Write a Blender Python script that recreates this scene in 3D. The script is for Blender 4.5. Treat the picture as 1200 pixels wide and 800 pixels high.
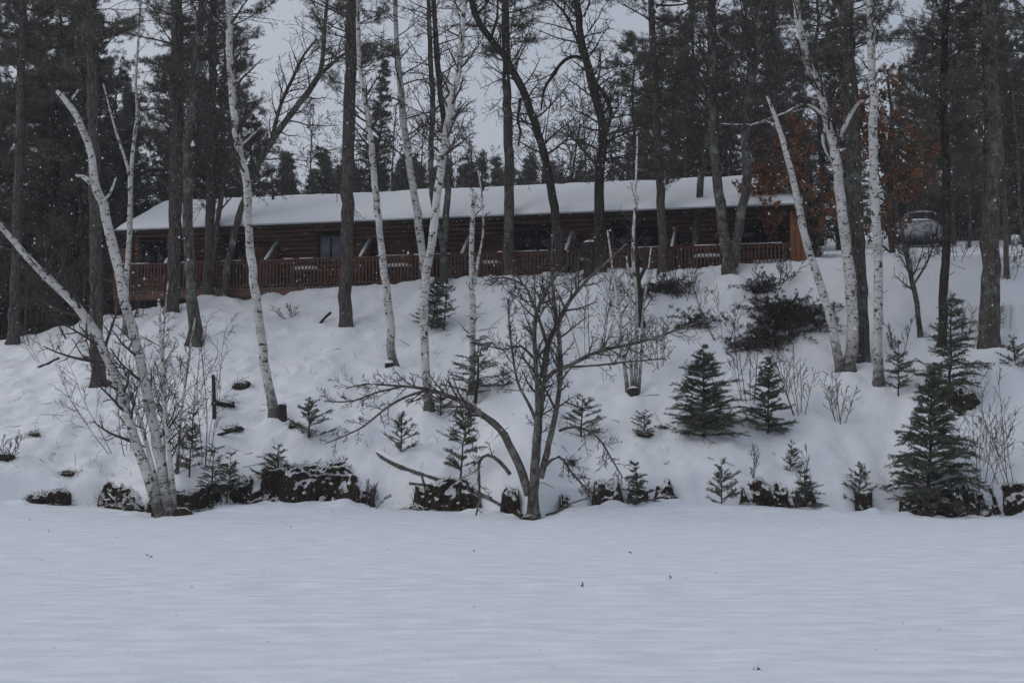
import bpy, math, random
import numpy as np
from mathutils import Vector, Matrix

for o in list(bpy.data.objects):
    bpy.data.objects.remove(o, do_unlink=True)
SC = bpy.context.scene
COL = SC.collection
random.seed(11)
RNG = np.random.default_rng(11)

# ------------------------------------------------------------------ camera
CAM_Z = 1.7
F = 1800.0                      # focal length in pixels of a 1200 px wide frame
PITCH = math.atan(130.0 / F)    # horizon lies 130 px below the centre
cam_d = bpy.data.cameras.new("camera")
cam_d.sensor_width = 36.0
cam_d.lens = F / 1200.0 * 36.0
cam_d.clip_end = 3000
cam = bpy.data.objects.new("camera", cam_d)
COL.objects.link(cam)
cam.location = (0, 0, CAM_Z)
cam.rotation_euler = (math.pi / 2 + PITCH, 0, 0)
SC.camera = cam

# ------------------------------------------------------------------ sky (overcast), sun, exposure
SUN_EL, SUN_AZ = math.radians(42), math.radians(-60)
W = bpy.data.worlds.new("World")
SC.world = W
W.use_nodes = True
nt = W.node_tree
nt.nodes.clear()
wo = nt.nodes.new("ShaderNodeOutputWorld")
sky = nt.nodes.new("ShaderNodeTexSky")
sky.sky_type = 'NISHITA'
sky.sun_disc = False
sky.sun_elevation = SUN_EL
sky.sun_rotation = SUN_AZ
sky.dust_density = 4.0
hs = nt.nodes.new("ShaderNodeHueSaturation")
hs.inputs["Saturation"].default_value = 0.25
b1 = nt.nodes.new("ShaderNodeBackground")
b1.inputs[1].default_value = 0.05
b2 = nt.nodes.new("ShaderNodeBackground")          # the cloud layer
b2.inputs[0].default_value = (0.795, 0.92, 1.17, 1)
b2.inputs[1].default_value = 0.264
ad = nt.nodes.new("ShaderNodeAddShader")
nt.links.new(sky.outputs[0], hs.inputs["Color"])
nt.links.new(hs.outputs[0], b1.inputs[0])
nt.links.new(b1.outputs[0], ad.inputs[0])
nt.links.new(b2.outputs[0], ad.inputs[1])
nt.links.new(ad.outputs[0], wo.inputs[0])

sd = bpy.data.lights.new("sun", 'SUN')
sd.energy = 0.5
sd.angle = math.radians(40)
sd.color = (1.0, 0.97, 0.93)
so = bpy.data.objects.new("sun", sd)
COL.objects.link(so)
sdir = Vector((math.sin(SUN_AZ) * math.cos(SUN_EL), -0.6 * math.cos(SUN_EL), math.sin(SUN_EL)))
so.rotation_euler = sdir.to_track_quat('Z', 'Y').to_euler()
so.location = (-20, -10, 40)

SC.view_settings.view_transform = 'Standard'
SC.view_settings.look = 'None'
SC.view_settings.exposure = 0.0
SC.view_settings.gamma = 1.0
SC.render.engine = 'CYCLES'

# ------------------------------------------------------------------ small helpers
CT, ST = math.cos(PITCH), math.sin(PITCH)


def ray(px, py):
    x = (px - 600.0) / F
    y = (400.0 - py) / F
    return np.array([x, CT - y * ST, ST + y * CT])


def at(px, py, Y):
    d = ray(px, py)
    k = Y / d[1]
    return np.array([d[0] * k, Y, CAM_Z + d[2] * k])


def _hash(ix, iy, seed):
    h = (ix.astype(np.int64) * 374761393 + iy.astype(np.int64) * 668265263 + seed * 1274126177) & 0xffffffff
    h = ((h ^ (h >> 13)) * 1274126177) & 0xffffffff
    h = h ^ (h >> 16)
    return (h & 0xffff) / 65535.0


def vnoise(x, y, seed=0):
    x = np.asarray(x, float); y = np.asarray(y, float)
    ix = np.floor(x); iy = np.floor(y)
    fx = x - ix; fy = y - iy
    fx = fx * fx * (3 - 2 * fx); fy = fy * fy * (3 - 2 * fy)
    a = _hash(ix, iy, seed); b = _hash(ix + 1, iy, seed)
    c = _hash(ix, iy + 1, seed); d = _hash(ix + 1, iy + 1, seed)
    return (a * (1 - fx) + b * fx) * (1 - fy) + (c * (1 - fx) + d * fx) * fy * 1.0


def fbm(x, y, seed=0, octv=4):
    s = 0; a = 1; t = 0
    for k in range(octv):
        s = s + a * (vnoise(x * 2 ** k, y * 2 ** k, seed + k) - 0.5)
        t += a; a *= 0.5
    return s / t * 2


def tag(o, label=None, cat=None, group=None, kind=None):
    if label: o["label"] = label
    if cat: o["category"] = cat
    if group: o["group"] = group
    if kind: o["kind"] = kind
    return o


def empty(name, loc=(0, 0, 0), rz=0.0, parent=None):
    o = bpy.data.objects.new(name, None)
    o.empty_display_size = 0.2
    COL.objects.link(o)
    o.location = loc
    o.rotation_euler = (0, 0, rz)
    if parent: o.parent = parent
    return o


class MB:
    """collects geometry for ONE mesh"""
    def __init__(self):
        self.v = []; self.q = []; self.t = []; self.n = 0

    def add(self, verts, quads=None, tris=None):
        verts = np.asarray(verts, float)
        if quads is not None and len(quads): self.q.append(np.asarray(quads, int) + self.n)
        if tris is not None and len(tris): self.t.append(np.asarray(tris, int) + self.n)
        self.v.append(verts); self.n += len(verts)

    def tube(self, path, rad, sides=5, cap=True):
        P = np.asarray(path, float); n = len(P)
        T = np.empty_like(P)
        T[1:-1] = P[2:] - P[:-2]; T[0] = P[1] - P[0]; T[-1] = P[-1] - P[-2]
        T /= (np.linalg.norm(T, axis=1)[:, None] + 1e-9)
        ref = np.array([1.0, 0, 0]) if abs(T[0][0]) < 0.8 else np.array([0, 1.0, 0])
        A = np.cross(T, ref); A /= (np.linalg.norm(A, axis=1)[:, None] + 1e-9)
        B = np.cross(T, A)
        th = np.arange(sides) / sides * 2 * math.pi
        R = np.asarray(rad, float)
        if R.ndim == 0: R = np.full(n, float(R))
        V = P[:, None, :] + R[:, None, None] * (np.cos(th)[None, :, None] * A[:, None, :] + np.sin(th)[None, :, None] * B[:, None, :])
        i = np.arange(n - 1)[:, None] * sides; j = np.arange(sides)[None, :]; j2 = (j + 1) % sides
        Q = np.stack([i + j, i + j2, i + sides + j2, i + sides + j], -1).reshape(-1, 4)
        tr = None
        V = V.reshape(-1, 3)
        if cap:
            V = np.vstack([V, P[-1:], P[:1]])
            k = (n - 1) * sides
            jj = np.arange(sides); jn = (jj + 1) % sides
            tr = np.vstack([np.stack([k + jj, k + jn, np.full(sides, n * sides)], -1),
                            np.stack([jn, jj, np.full(sides, n * sides + 1)], -1)])
        self.add(V, Q, tr)

    def box(self, x0, x1, y0, y1, z0, z1):
        V = [(x, y, z) for z in (z0, z1) for y in (y0, y1) for x in (x0, x1)]
        Q = [(0, 2, 3, 1), (4, 5, 7, 6), (0, 1, 5, 4), (2, 6, 7, 3), (0, 4, 6, 2), (1, 3, 7, 5)]
        self.add(V, Q)

    def prism(self, poly, axis, a0, a1):
        """poly: 2-D outline; axis 0: (y,z) outline along x; 1: (x,z) outline along y"""
        n = len(poly); V = []
        for a in (a0, a1):
            for (p, q) in poly:
                V.append((a, p, q) if axis == 0 else (p, a, q))
        V = np.array(V, float)
        Q = [(i, (i + 1) % n, n + (i + 1) % n, n + i) for i in range(n)]
        c = np.vstack([V[:n].mean(0), V[n:].mean(0)])
        V = np.vstack([V, c])
        T = [((i + 1) % n, i, 2 * n) for i in range(n)] + [(n + i, n + (i + 1) % n, 2 * n + 1) for i in range(n)]
        self.add(V, Q, T)

    def mesh(self, name, m, smooth=True):
        me = bpy.data.meshes.new(name)
        V = np.vstack(self.v)
        loops = []; starts = []; tot = 0
        parts = []
        if self.q:
            q = np.vstack(self.q); loops.append(q.ravel())
            starts.append(np.arange(len(q)) * 4); tot = len(q) * 4
        if self.t:
            t = np.vstack(self.t); loops.append(t.ravel())
            starts.append(tot + np.arange(len(t)) * 3)
        L = np.concatenate(loops).astype(np.int32); S = np.concatenate(starts).astype(np.int32)
        me.vertices.add(len(V)); me.vertices.foreach_set("co", V.astype(np.float32).ravel())
        me.loops.add(len(L)); me.loops.foreach_set("vertex_index", L)
        me.polygons.add(len(S)); me.polygons.foreach_set("loop_start", S)
        if smooth: me.polygons.foreach_set("use_smooth", np.ones(len(S), bool))
        me.update(calc_edges=True)
        me.validate()
        if m: me.materials.append(m)
        return me

    def build(self, name, m, parent=None, smooth=True, loc=None):
        o = bpy.data.objects.new(name, self.mesh(name, m, smooth))
        COL.objects.link(o)
        if parent: o.parent = parent
        if loc is not None: o.location = loc
        return o


def link_mesh(name, me, parent=None, loc=(0, 0, 0), rz=0.0, sc=1.0):
    o = bpy.data.objects.new(name, me)
    COL.objects.link(o)
    if parent: o.parent = parent
    o.location = loc
    o.rotation_euler = (0, 0, rz)
    o.scale = (sc, sc, sc) if np.isscalar(sc) else sc
    return o


# ------------------------------------------------------------------ materials
def mat(name, build):
    m = bpy.data.materials.new(name)
    m.use_nodes = True
    t = m.node_tree
    t.nodes.clear()
    out = t.nodes.new("ShaderNodeOutputMaterial")
    bs = t.nodes.new("ShaderNodeBsdfPrincipled")
    t.links.new(bs.outputs[0], out.inputs[0])
    build(t, bs)
    return m


def N(t, kind, **kw):
    n = t.nodes.new("ShaderNode" + kind)
    for k, v in kw.items():
        if k in n.inputs: n.inputs[k].default_value = v
        else: setattr(n, k, v)
    return n


def coords(t, scale=(1, 1, 1), src="Object"):
    tc = N(t, "TexCoord")
    mp = N(t, "Mapping")
    mp.inputs["Scale"].default_value = scale
    t.links.new(tc.outputs[src], mp.inputs[0])
    return mp.outputs[0]


def noise(t, scale, detail=4, vec=None, rough=0.55):
    n = N(t, "TexNoise")
    n.inputs["Scale"].default_value = scale
    n.inputs["Detail"].default_value = detail
    n.inputs["Roughness"].default_value = rough
    if vec is not None: t.links.new(vec, n.inputs["Vector"])
    return n.outputs["Fac"]


def ramp(t, fac, stops):
    r = N(t, "ValToRGB")
    while len(r.color_ramp.elements) < len(stops): r.color_ramp.elements.new(0.5)
    for e, (p, c) in zip(r.color_ramp.elements, stops):
        e.position = p
        e.color = (c, c, c, 1) if np.isscalar(c) else (*c, 1)
    t.links.new(fac, r.inputs[0])
    return r.outputs[0]


def mix(t, fac, a, b):
    m = N(t, "MixRGB")
    for sock, v in ((m.inputs[0], fac), (m.inputs[1], a), (m.inputs[2], b)):
        if hasattr(v, "is_linked") or isinstance(v, bpy.types.NodeSocket): t.links.new(v, sock)
        else: sock.default_value = v if np.isscalar(v) else (*v, 1)
    return m.outputs[0]


def bump(t, bs, h, strength=0.5, dist=0.05):
    b = N(t, "Bump")
    b.inputs["Strength"].default_value = strength
    b.inputs["Distance"].default_value = dist
    t.links.new(h, b.inputs["Height"])
    t.links.new(b.outputs[0], bs.inputs["Normal"])


def setc(t, bs, c, rough=0.9, spec=0.15):
    if isinstance(c, bpy.types.NodeSocket): t.links.new(c, bs.inputs["Base Color"])
    else: bs.inputs["Base Color"].default_value = (*c, 1)
    bs.inputs["Roughness"].default_value = rough
    bs.inputs["Specular IOR Level"].default_value = spec


def m_hillsnow(t, bs):
    v = coords(t)
    n1 = noise(t, 0.9, 5, v); n2 = noise(t, 7, 5, v)
    n3 = noise(t, 2.6, 6, v, 0.65)
    c = mix(t, ramp(t, n1, [(0.35, 0), (0.7, 1)]), (0.80, 0.82, 0.86), (0.86, 0.87, 0.89))
    c = mix(t, ramp(t, n3, [(0.66, 0), (0.78, 0.35)]), c, (0.42, 0.40, 0.38))
    setc(t, bs, c, 0.95, 0.1)
    h = mix(t, 0.5, n2, noise(t, 2.2, 4, v))
    bump(t, bs, h, 0.6, 0.10)


def m_lakesnow(t, bs):
    v = coords(t, (0.85, 2.1, 1)); v2 = coords(t, (0.10, 0.28, 1)); v3 = coords(t, (3.5, 7.0, 1))
    n1 = noise(t, 1.6, 7, v, 0.62); n2 = noise(t, 1.0, 3, v2); n3 = noise(t, 1.6, 5, v3, 0.6)
    c = mix(t, ramp(t, n1, [(0.42, 0), (0.66, 1)]), (0.69, 0.73, 0.80), (0.885, 0.90, 0.92))
    c = mix(t, ramp(t, n2, [(0.35, 0), (0.65, 0.5)]), c, (0.75, 0.785, 0.84))
    setc(t, bs, c, 0.95, 0.1)
    bump(t, bs, mix(t, 0.4, n1, n3), 0.7, 0.07)


def m_plainsnow(t, bs):
    v = coords(t)
    setc(t, bs, (0.84, 0.86, 0.89), 0.95, 0.1)
    bump(t, bs, noise(t, 6, 4, v), 0.4, 0.05)


def m_birch(t, bs):
    v = coords(t, (2.0, 2.0, 11)); v2 = coords(t, (4.5, 4.5, 5.0)); v3 = coords(t)
    len_ = ramp(t, noise(t, 2.6, 3, v, 0.6), [(0.555, 0), (0.60, 1)])
    pat = ramp(t, noise(t, 1.3, 4, v2, 0.6), [(0.57, 0), (0.62, 1)])
    tint = noise(t, 1.5, 4, v3)
    cl = ramp(t, noise(t, 1.1, 3, v3), [(0.38, 0.12), (0.58, 1)])
    ml = N(t, 'Math', operation='MULTIPLY'); t.links.new(len_, ml.inputs[0]); t.links.new(cl, ml.inputs[1]); len_ = ml.outputs[0]
    base = mix(t, ramp(t, tint, [(0.35, 0), (0.65, 1)]), (0.47, 0.45, 0.42), (0.64, 0.63, 0.61))
    c = mix(t, len_, base, (0.075, 0.065, 0.06))
    c = mix(t, pat, c, (0.06, 0.053, 0.048))
    sx = N(t, "SeparateXYZ"); t.links.new(v3, sx.inputs[0])
    mm = N(t, "Math", operation='MULTIPLY_ADD'); t.links.new(noise(t, 5, 4, v3), mm.inputs[0])
    mm.inputs[1].default_value = 2.4; t.links.new(sx.outputs[2], mm.inputs[2])
    low = ramp(t, mm.outputs[0], [(0.22, 1), (0.42, 1)])
    rr = N(t, "MapRange"); t.links.new(mm.outputs[0], rr.inputs[0])
    rr.inputs[1].default_value = 1.35; rr.inputs[2].default_value = 2.4
    rr.inputs[3].default_value = 0.85; rr.inputs[4].default_value = 0.0
    c = mix(t, rr.outputs[0], c, (0.050, 0.043, 0.038))
    setc(t, bs, c, 0.8, 0.2)
    bump(t, bs, mix(t, 0.5, len_, noise(t, 9, 4, v3)), 0.4, -0.01)


def m_bark(cold, cnew, lich=None, vs=(9, 9, 2.2)):
    def f(t, bs):
        v = coords(t, vs); v3 = coords(t)
        n1 = noise(t, 1.5, 6, v, 0.65)
        vo = N(t, "TexVoronoi"); vo.inputs["Scale"].default_value = 1.6
        t.links.new(v, vo.inputs["Vector"])
        pl = ramp(t, vo.outputs["Distance"], [(0.1, 1), (0.75, 0)])
        c = mix(t, n1, cold, cnew)
        c = mix(t, ramp(t, pl, [(0.0, 0.7), (0.5, 0)]), c, tuple(k * 0.35 for k in cold))
        if lich:
            c = mix(t, ramp(t, noise(t, 2.6, 6, v3, 0.7), [(0.50, 0), (0.62, 0.8)]), c, lich)
        setc(t, bs, c, 0.95, 0.1)
        bump(t, bs, mix(t, 0.5, pl, n1), 0.9, 0.03)
    return f


def m_flat(c, rough=0.85, var=0.3, sc=4.0, spec=0.15, scale=(1, 1, 1)):
    def f(t, bs):
        v = coords(t, scale)
        n = noise(t, sc, 5, v, 0.6)
        a = tuple(k * (1 - var) for k in c); b = tuple(min(1, k * (1 + var)) for k in c)
        setc(t, bs, mix(t, ramp(t, n, [(0.3, 0), (0.7, 1)]), a, b), rough, spec)
    return f


def m_leaf(c1, c2, sc=1.3):
    def f(t, bs):
        g = N(t, "NewGeometry")
        v = coords(t)
        a = mix(t, g.outputs["Random Per Island"], c1, c2)
        n = ramp(t, noise(t, sc, 3, v), [(0.35, 0.0), (0.7, 0.45)])
        setc(t, bs, mix(t, n, a, tuple(k * 1.5 for k in c2)), 0.7, 0.2)
    return f


def m_peat(t, bs):
    v = coords(t)
    n1 = noise(t, 2.3, 7, v, 0.66); n2 = noise(t, 11, 6, v, 0.7); n3 = noise(t, 1.3, 5, v, 0.6)
    c = mix(t, ramp(t, n2, [(0.35, 0), (0.65, 1)]), (0.008, 0.006, 0.005), (0.062, 0.046, 0.033))
    c = mix(t, ramp(t, n3, [(0.54, 0), (0.66, 0.75)]), c, (0.070, 0.062, 0.024))
    g = N(t, "NewGeometry")
    sx = N(t, "SeparateXYZ"); t.links.new(g.outputs["Normal"], sx.inputs[0])
    mm = N(t, "Math", operation='MULTIPLY_ADD'); t.links.new(noise(t, 1.7, 3, v, 0.5), mm.inputs[0])
    mm.inputs[1].default_value = 0.55; t.links.new(sx.outputs[2], mm.inputs[2])
    c = mix(t, ramp(t, mm.outputs[0], [(0.885, 0), (0.96, 1)]), c, (0.84, 0.86, 0.89))
    setc(t, bs, c, 0.95, 0.1)
    bump(t, bs, mix(t, 0.5, n1, n2), 1.0, 0.12)


def m_glass(t, bs):
    setc(t, bs, (0.012, 0.014, 0.018), 0.08, 0.5)


SNOW_H = mat("hill_snow", m_hillsnow)
SNOW_L = mat("lake_snow", m_lakesnow)
SNOW = mat("fresh_snow", m_plainsnow)
BIRCH = mat("birch_bark", m_birch)
PINE = mat("pine_bark", m_bark((0.066, 0.054, 0.049), (0.135, 0.115, 0.105)))
PINEG = mat("lichen_pine_bark", m_bark((0.060, 0.050, 0.042), (0.13, 0.11, 0.092), (0.16, 0.17, 0.14)))
GREYB = mat("grey_bark", m_bark((0.060, 0.052, 0.046), (0.14, 0.125, 0.11), (0.20, 0.21, 0.18)))
DARKB = mat("dark_bark", m_bark((0.030, 0.025, 0.022), (0.070, 0.058, 0.050)))
ALDER = mat("alder_bark", m_bark((0.080, 0.068, 0.060), (0.165, 0.145, 0.128), (0.22, 0.21, 0.19), (6, 6, 4)))
TWIG = mat("twig_bark", m_flat((0.070, 0.056, 0.050), 0.9))
TWIGG = mat("pale_twig_bark", m_flat((0.12, 0.10, 0.09), 0.9))
NEEDLE = mat("pine_needles", m_leaf((0.066, 0.066, 0.050), (0.130, 0.118, 0.092)))
FNEEDLE = mat("fir_needles", m_leaf((0.056, 0.060, 0.048), (0.112, 0.108, 0.086)))
SNEEDLE = mat("spruce_needles", m_leaf((0.046, 0.052, 0.036), (0.105, 0.108, 0.074)))
ONEEDLE = mat("olive_needles", m_leaf((0.055, 0.055, 0.030), (0.105, 0.098, 0.056)))
OAKLEAF = mat("dead_oak_leaves", m_leaf((0.15, 0.062, 0.030), (0.29, 0.130, 0.062)))
PEAT = mat("bank_peat", m_peat)
FRINGE = mat("sedge", m_leaf((0.022, 0.017, 0.012), (0.115, 0.090, 0.055)))
STRAW = mat("dead_straw", m_leaf((0.06, 0.048, 0.033), (0.16, 0.125, 0.085)))
LOGS = mat("log_stain", m_flat((0.175, 0.082, 0.060), 0.75, 0.4, 1.2, 0.2, (0.6, 3, 3)))
RAILW = mat("railing_stain", m_flat((0.150, 0.078, 0.058), 0.8, 0.35, 3.0))
ENDW = mat("end_board_stain", m_flat((0.20, 0.085, 0.045), 0.8, 0.3, 3.0, 0.15, (4, 4, 0.6)))
DARKW = mat("dark_wood", m_flat((0.030, 0.021, 0.017), 0.9))
SHING = mat("shingles", m_flat((0.07, 0.065, 0.065), 0.95))
TRIM = mat("pale_trim", m_flat((0.36, 0.36, 0.37), 0.6, 0.15))
FRAME = mat("window_frame", m_flat((0.045, 0.030, 0.024), 0.6))
GLASS = mat("dark_glass", m_glass)
CURT = mat("pale_curtain", m_flat((0.24, 0.28, 0.33), 0.9, 0.25, 3.0))
GREYW = mat("weathered_grey_wood", m_flat((0.16, 0.15, 0.145), 0.9, 0.3, 5.0))
CARP = mat("car_paint", m_flat((0.42, 0.43, 0.45), 0.35, 0.1, 3.0, 0.5))
RUBBER = mat("rubber", m_flat((0.02, 0.02, 0.02), 0.85))
METAL = mat("wheel_metal", m_flat((0.30, 0.30, 0.31), 0.4))
REDL = mat("tail_lamp_red", m_flat((0.22, 0.015, 0.012), 0.3))
ROCK = mat("boulder_rock", m_peat)

# ------------------------------------------------------------------ terrain
BA = math.atan(0.25)                       # the lodge is turned by 14 degrees
AX = np.array([math.cos(BA), -math.sin(BA)]); BX = np.array([math.sin(BA), math.cos(BA)])
LODGE0 = np.array([-16.05, 61.5])


def line_pt(px, v=0.0):
    """point where the sight line of column px meets the front of the lodge (offset v behind)"""
    o = LODGE0 + BX * v
    k = (px - 600.0) / F
    # o + u*AX = (k*Y, Y)
    u = (k * o[1] - o[0]) / (AX[0] - k * AX[1])
    return u, o + u * AX


foot_px = [(-400, 598), (0, 591), (60, 591), (120, 594), (190, 606), (235, 599), (270, 592), (310, 588), (400, 591), (450, 596), (560, 601), (625, 609), (668, 597), (700, 592), (760, 590), (850, 590), (950, 596), (1040, 602), (1100, 606), (1200, 604), (1600, 600)]
FX, FY, FZ = [], [], []
for px, py in foot_px:
    Y = 43.0
    if px in (190,): Y = 41.0
    if px in (235,): Y = 42.2
    if px in (625,): Y = 40.2
    if px in (560, 668): Y = 42.0
    p = at(px, py, Y)
    FX.append(p[0]); FY.append(Y); FZ.append(p[2])
crest_px = [(-500, 430), (-100, 410), (0, 394), (100, 374), (160, 358), (220, 349), (300, 345), (400, 335), (500, 326), (600, 319), (700, 316), (800, 312), (880, 306), (950, 303), (1050, 301), (1120, 298), (1200, 296), (1500, 290)]
CX, CY, CZ = [], [], []
for px, py in crest_px:
    u, p = line_pt(px, -0.35)
    q = at(px, py, p[1])
    CX.append(q[0]); CY.append(p[1]); CZ.append(q[2])


def sm(x):
    x = np.clip(x, 0, 1)
    return x * x * (3 - 2 * x)


def foot_y(X):
    X = np.asarray(X, float)
    return np.interp(X, FX, FY) + 0.28 * fbm(X * 0.8, X * 0 + 3.0, 41, 3)


def lake_z(X, Y):
    X = np.asarray(X, float); Y = np.asarray(Y, float)
    fy = foot_y(X); fz = np.interp(X, FX, FZ)
    w = sm((Y - (fy - 7.0)) / 7.0)
    near = np.exp(-((Y - fy + 0.5) / 0.8) ** 2)
    lump = 0.34 * np.maximum(0, fbm(X * 1.1, Y * 1.1, 55, 3)) * near
    return fz * w + lump + 0.025 * fbm(X * 0.15, Y * 0.6, 5, 3) + 0.022 * fbm(X * 0.9, Y * 1.5, 9, 3)


def hill_z(X, Y):
    X = np.asarray(X, float); Y = np.asarray(Y, float)
    fy = foot_y(X); fz = np.interp(X, FX, FZ)
    cy = np.interp(X, CX, CY); cz = np.interp(X, CX, CZ)
    s = Y - fy
    lip = 0.62 + 0.30 * fbm(X * 0.55, X * 0 + 1.5, 77, 3)
    bank = lip * sm((s - 0.12) / (0.62 + 0.25 * fbm(X * 0.4, X * 0, 12, 2)))
    u = np.clip((s - 0.5) / (cy - fy - 0.5), 0, None)
    g = np.minimum(u, 1.0)
    g = g - 0.055 * np.sin(np.pi * g) * (1 - 0.6 * g) + 0.02 * np.sin(2 * np.pi * g)
    past = np.maximum(0, Y - cy)
    rise = np.where(X > 9, 0.15, 0.02) * np.minimum(past, 60) * sm((X - 4) / 8 + 0.4)
    z = fz - 0.06 + bank + (cz - fz - lip) * g + rise
    on = sm(s / 1.2) * (1 - 0.75 * sm((past - 0.0) / 3.0))
    z = z + on * (0.42 * fbm(X * 0.28, Y * 0.28, 21, 3) * sm((1.05 - u) * 5) + 0.16 * fbm(X * 0.9, Y * 0.9, 31, 3) + 0.11 * fbm(X * 2.2, Y * 2.2, 35, 3))
    return z - 0.35 * np.exp(-((s + 0.4) / 0.35) ** 2) * (s < 0.1)


def ground(X, Y):
    X = float(X); Y = float(Y)
    a = float(hill_z(X, Y)); 
    if Y < float(foot_y(X)): return float(lake_z(X, Y))
    return max(a, float(lake_z(X, Y)) if Y < float(foot_y(X)) + 0.4 else -99)


def on_ground(px, py, ymax=120.0):
    """where the sight line of a pixel meets the snow"""
    d = ray(px, py)
    prev = None
    Ys = np.arange(12.0, ymax, 0.08)
    Xs = d[0] / d[1] * Ys; Zs = CAM_Z + d[2] / d[1] * Ys
    G = np.where(Ys < foot_y(Xs) + 0.05, lake_z(Xs, Ys), hill_z(Xs, Ys))
    k = np.argmax(G >= Zs)
    if G[k] < Zs[k]: k = int(np.argmin(Zs - G))
    return np.array([Xs[k], Ys[k], G[k]])


def grid_mesh(xs, ys_of, zf, name, m):
    mb = MB()
    R = [np.stack([xs, yy, zf(xs, yy)], -1) for yy in ys_of]
    V = np.vstack(R); nx = len(xs); ny = len(R)
    i = np.arange(ny - 1)[:, None] * nx + np.arange(nx - 1)[None, :]
    Q = np.stack([i, i + 1, i + nx + 1, i + nx], -1).reshape(-1, 4)
    mb.add(V, Q)
    return mb.build(name, m)


fine = np.arange(-21.0, 21.01, 0.11)
far = 21.0 * 1.12 ** np.arange(1, 26)
xs = np.concatenate([-far[::-1], fine, far])
fyx = foot_y(xs)
s_h = np.concatenate([np.arange(-0.9, 2.0, 0.07), np.arange(2.0, 17, 0.11), 17 * 1.09 ** np.arange(0, 40)])
hill = grid_mesh(xs, [fyx + s for s in s_h], hill_z, "snowy_hillside", SNOW_H)
tag(hill, kind="structure")
s_l = np.concatenate([[-500, -300, -180, -110, -80, -60, -50, -44], np.arange(-38, -9, 0.3), np.arange(-9, 0.95, 0.12)])
lake = grid_mesh(xs, [fyx + s for s in s_l], lambda X, Y: lake_z(X, Y) - 0.6 * (Y - foot_y(X) > 0.75), "frozen_lake", SNOW_L)
tag(lake, kind="structure")


# ------------------------------------------------------------------ tree tools
def unit(v):
    return v / (np.linalg.norm(v) + 1e-9)


def resample(P, R, step):
    P = np.asarray(P, float); R = np.asarray(R, float)
    # Catmull-Rom for a soft trunk
    out = []; ro = []
    n = len(P)
    for i in range(n - 1):
        p0 = P[max(i - 1, 0)]; p1 = P[i]; p2 = P[i + 1]; p3 = P[min(i + 2, n - 1)]
        k = max(2, int(np.linalg.norm(p2 - p1) / step))
        for j in range(k):
            t = j / k
            out.append(0.5 * ((2 * p1) + (-p0 + p2) * t + (2 * p0 - 5 * p1 + 4 * p2 - p3) * t * t + (-p0 + 3 * p1 - 3 * p2 + p3) * t ** 3))
            ro.append(R[i] * (1 - t) + R[i + 1] * t)
    out.append(P[-1]); ro.append(R[-1])
    return np.array(out), np.array(ro)


def rvec(rnd):
    v = np.array([rnd.gauss(0, 1), rnd.gauss(0, 1), rnd.gauss(0, 1)])
    return unit(v)


def limb(rnd, p, d, L, segs, jit, up, droop=0.0):
    P = [p]; q = p.copy(); dd = unit(d)
    st = L / segs
    for k in range(segs):
        dd = unit(dd + rvec(rnd) * jit + np.array([0, 0, up - droop * k / segs]))
        q = q + dd * st
        P.append(q)
    return np.array(P)


def grow(mb, rnd, path, rad, n, Lr, t0, t1, ang, up, rr, levels, jit=0.16, rmin=0.007, tips=None, flat=0.0, lshrink=0.55, azim=None):
    """side branches along a path; levels = list of (n, length factor) for the next orders"""
    m = len(path)
    for i in range(n):
        t = t0 + (t1 - t0) * ((i + rnd.random()) / n)
        f = t * (m - 1); k = min(int(f), m - 2); w = f - k
        p = path[k] * (1 - w) + path[k + 1] * w
        r = rad[k] * (1 - w) + rad[k + 1] * w
        tan = unit(path[k + 1] - path[k])
        pr = rvec(rnd)
        if flat: pr[2] *= (1 - flat)
        if azim is not None: pr = unit(pr + azim)
        pr = unit(pr - tan * np.dot(pr, tan))
        a = ang * (0.75 + 0.5 * rnd.random())
        d = tan * math.cos(a) + pr * math.sin(a)
        L = rnd.uniform(*Lr) * (1 - lshrink * t)
        segs = 5 if L > 0.8 else 3
        P = limb(rnd, p, d, L, segs, jit, up)
        r0 = max(rmin, min(r * rr, 0.035 * L + 0.004))
        R = np.linspace(r0, max(rmin * 0.7, r0 * 0.3), len(P))
        mb.tube(P, R, 4 if r0 > 0.02 else 3, cap=False)
        if levels:
            nn, lf = levels[0]
            grow(mb, rnd, P, R, nn, (L * lf * 0.6, L * lf), 0.2, 1.0, ang, up, 0.65, levels[1:], jit * 1.15, rmin, tips, flat, lshrink)
        elif tips is not None:
            tips.append((P[-1], unit(P[-1] - P[-2])))
            tips.append((P[len(P) // 2], unit(P[-1] - P[-2])))


def needles(mb, pos, dirs, n, length, width, spread, rng, flat=False):
    """n needle triangles round each (pos, dir)"""
    pos = np.asarray(pos); dirs = np.asarray(dirs)
    M = len(pos)
    P = np.repeat(pos, n, 0); D = np.repeat(dirs, n, 0)
    v = rng.normal(size=P.shape)
    v /= np.linalg.norm(v, axis=1)[:, None]
    d = D * (1 - spread) + v * spread * 1.4
    d /= np.linalg.norm(d, axis=1)[:, None]
    L = length * rng.uniform(0.65, 1.15, (len(P), 1))
    side = np.cross(d, rng.normal(size=P.shape)); side /= np.linalg.norm(side, axis=1)[:, None]
    P = P + rng.normal(size=P.shape) * length * 0.18
    a = P - side * width * 0.5; b = P + side * width * 0.5; c = P + d * L
    V = np.stack([a, b, c], 1).reshape(-1, 3)
    T = np.arange(len(V)).reshape(-1, 3)
    mb.add(V, None, T)


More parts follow.
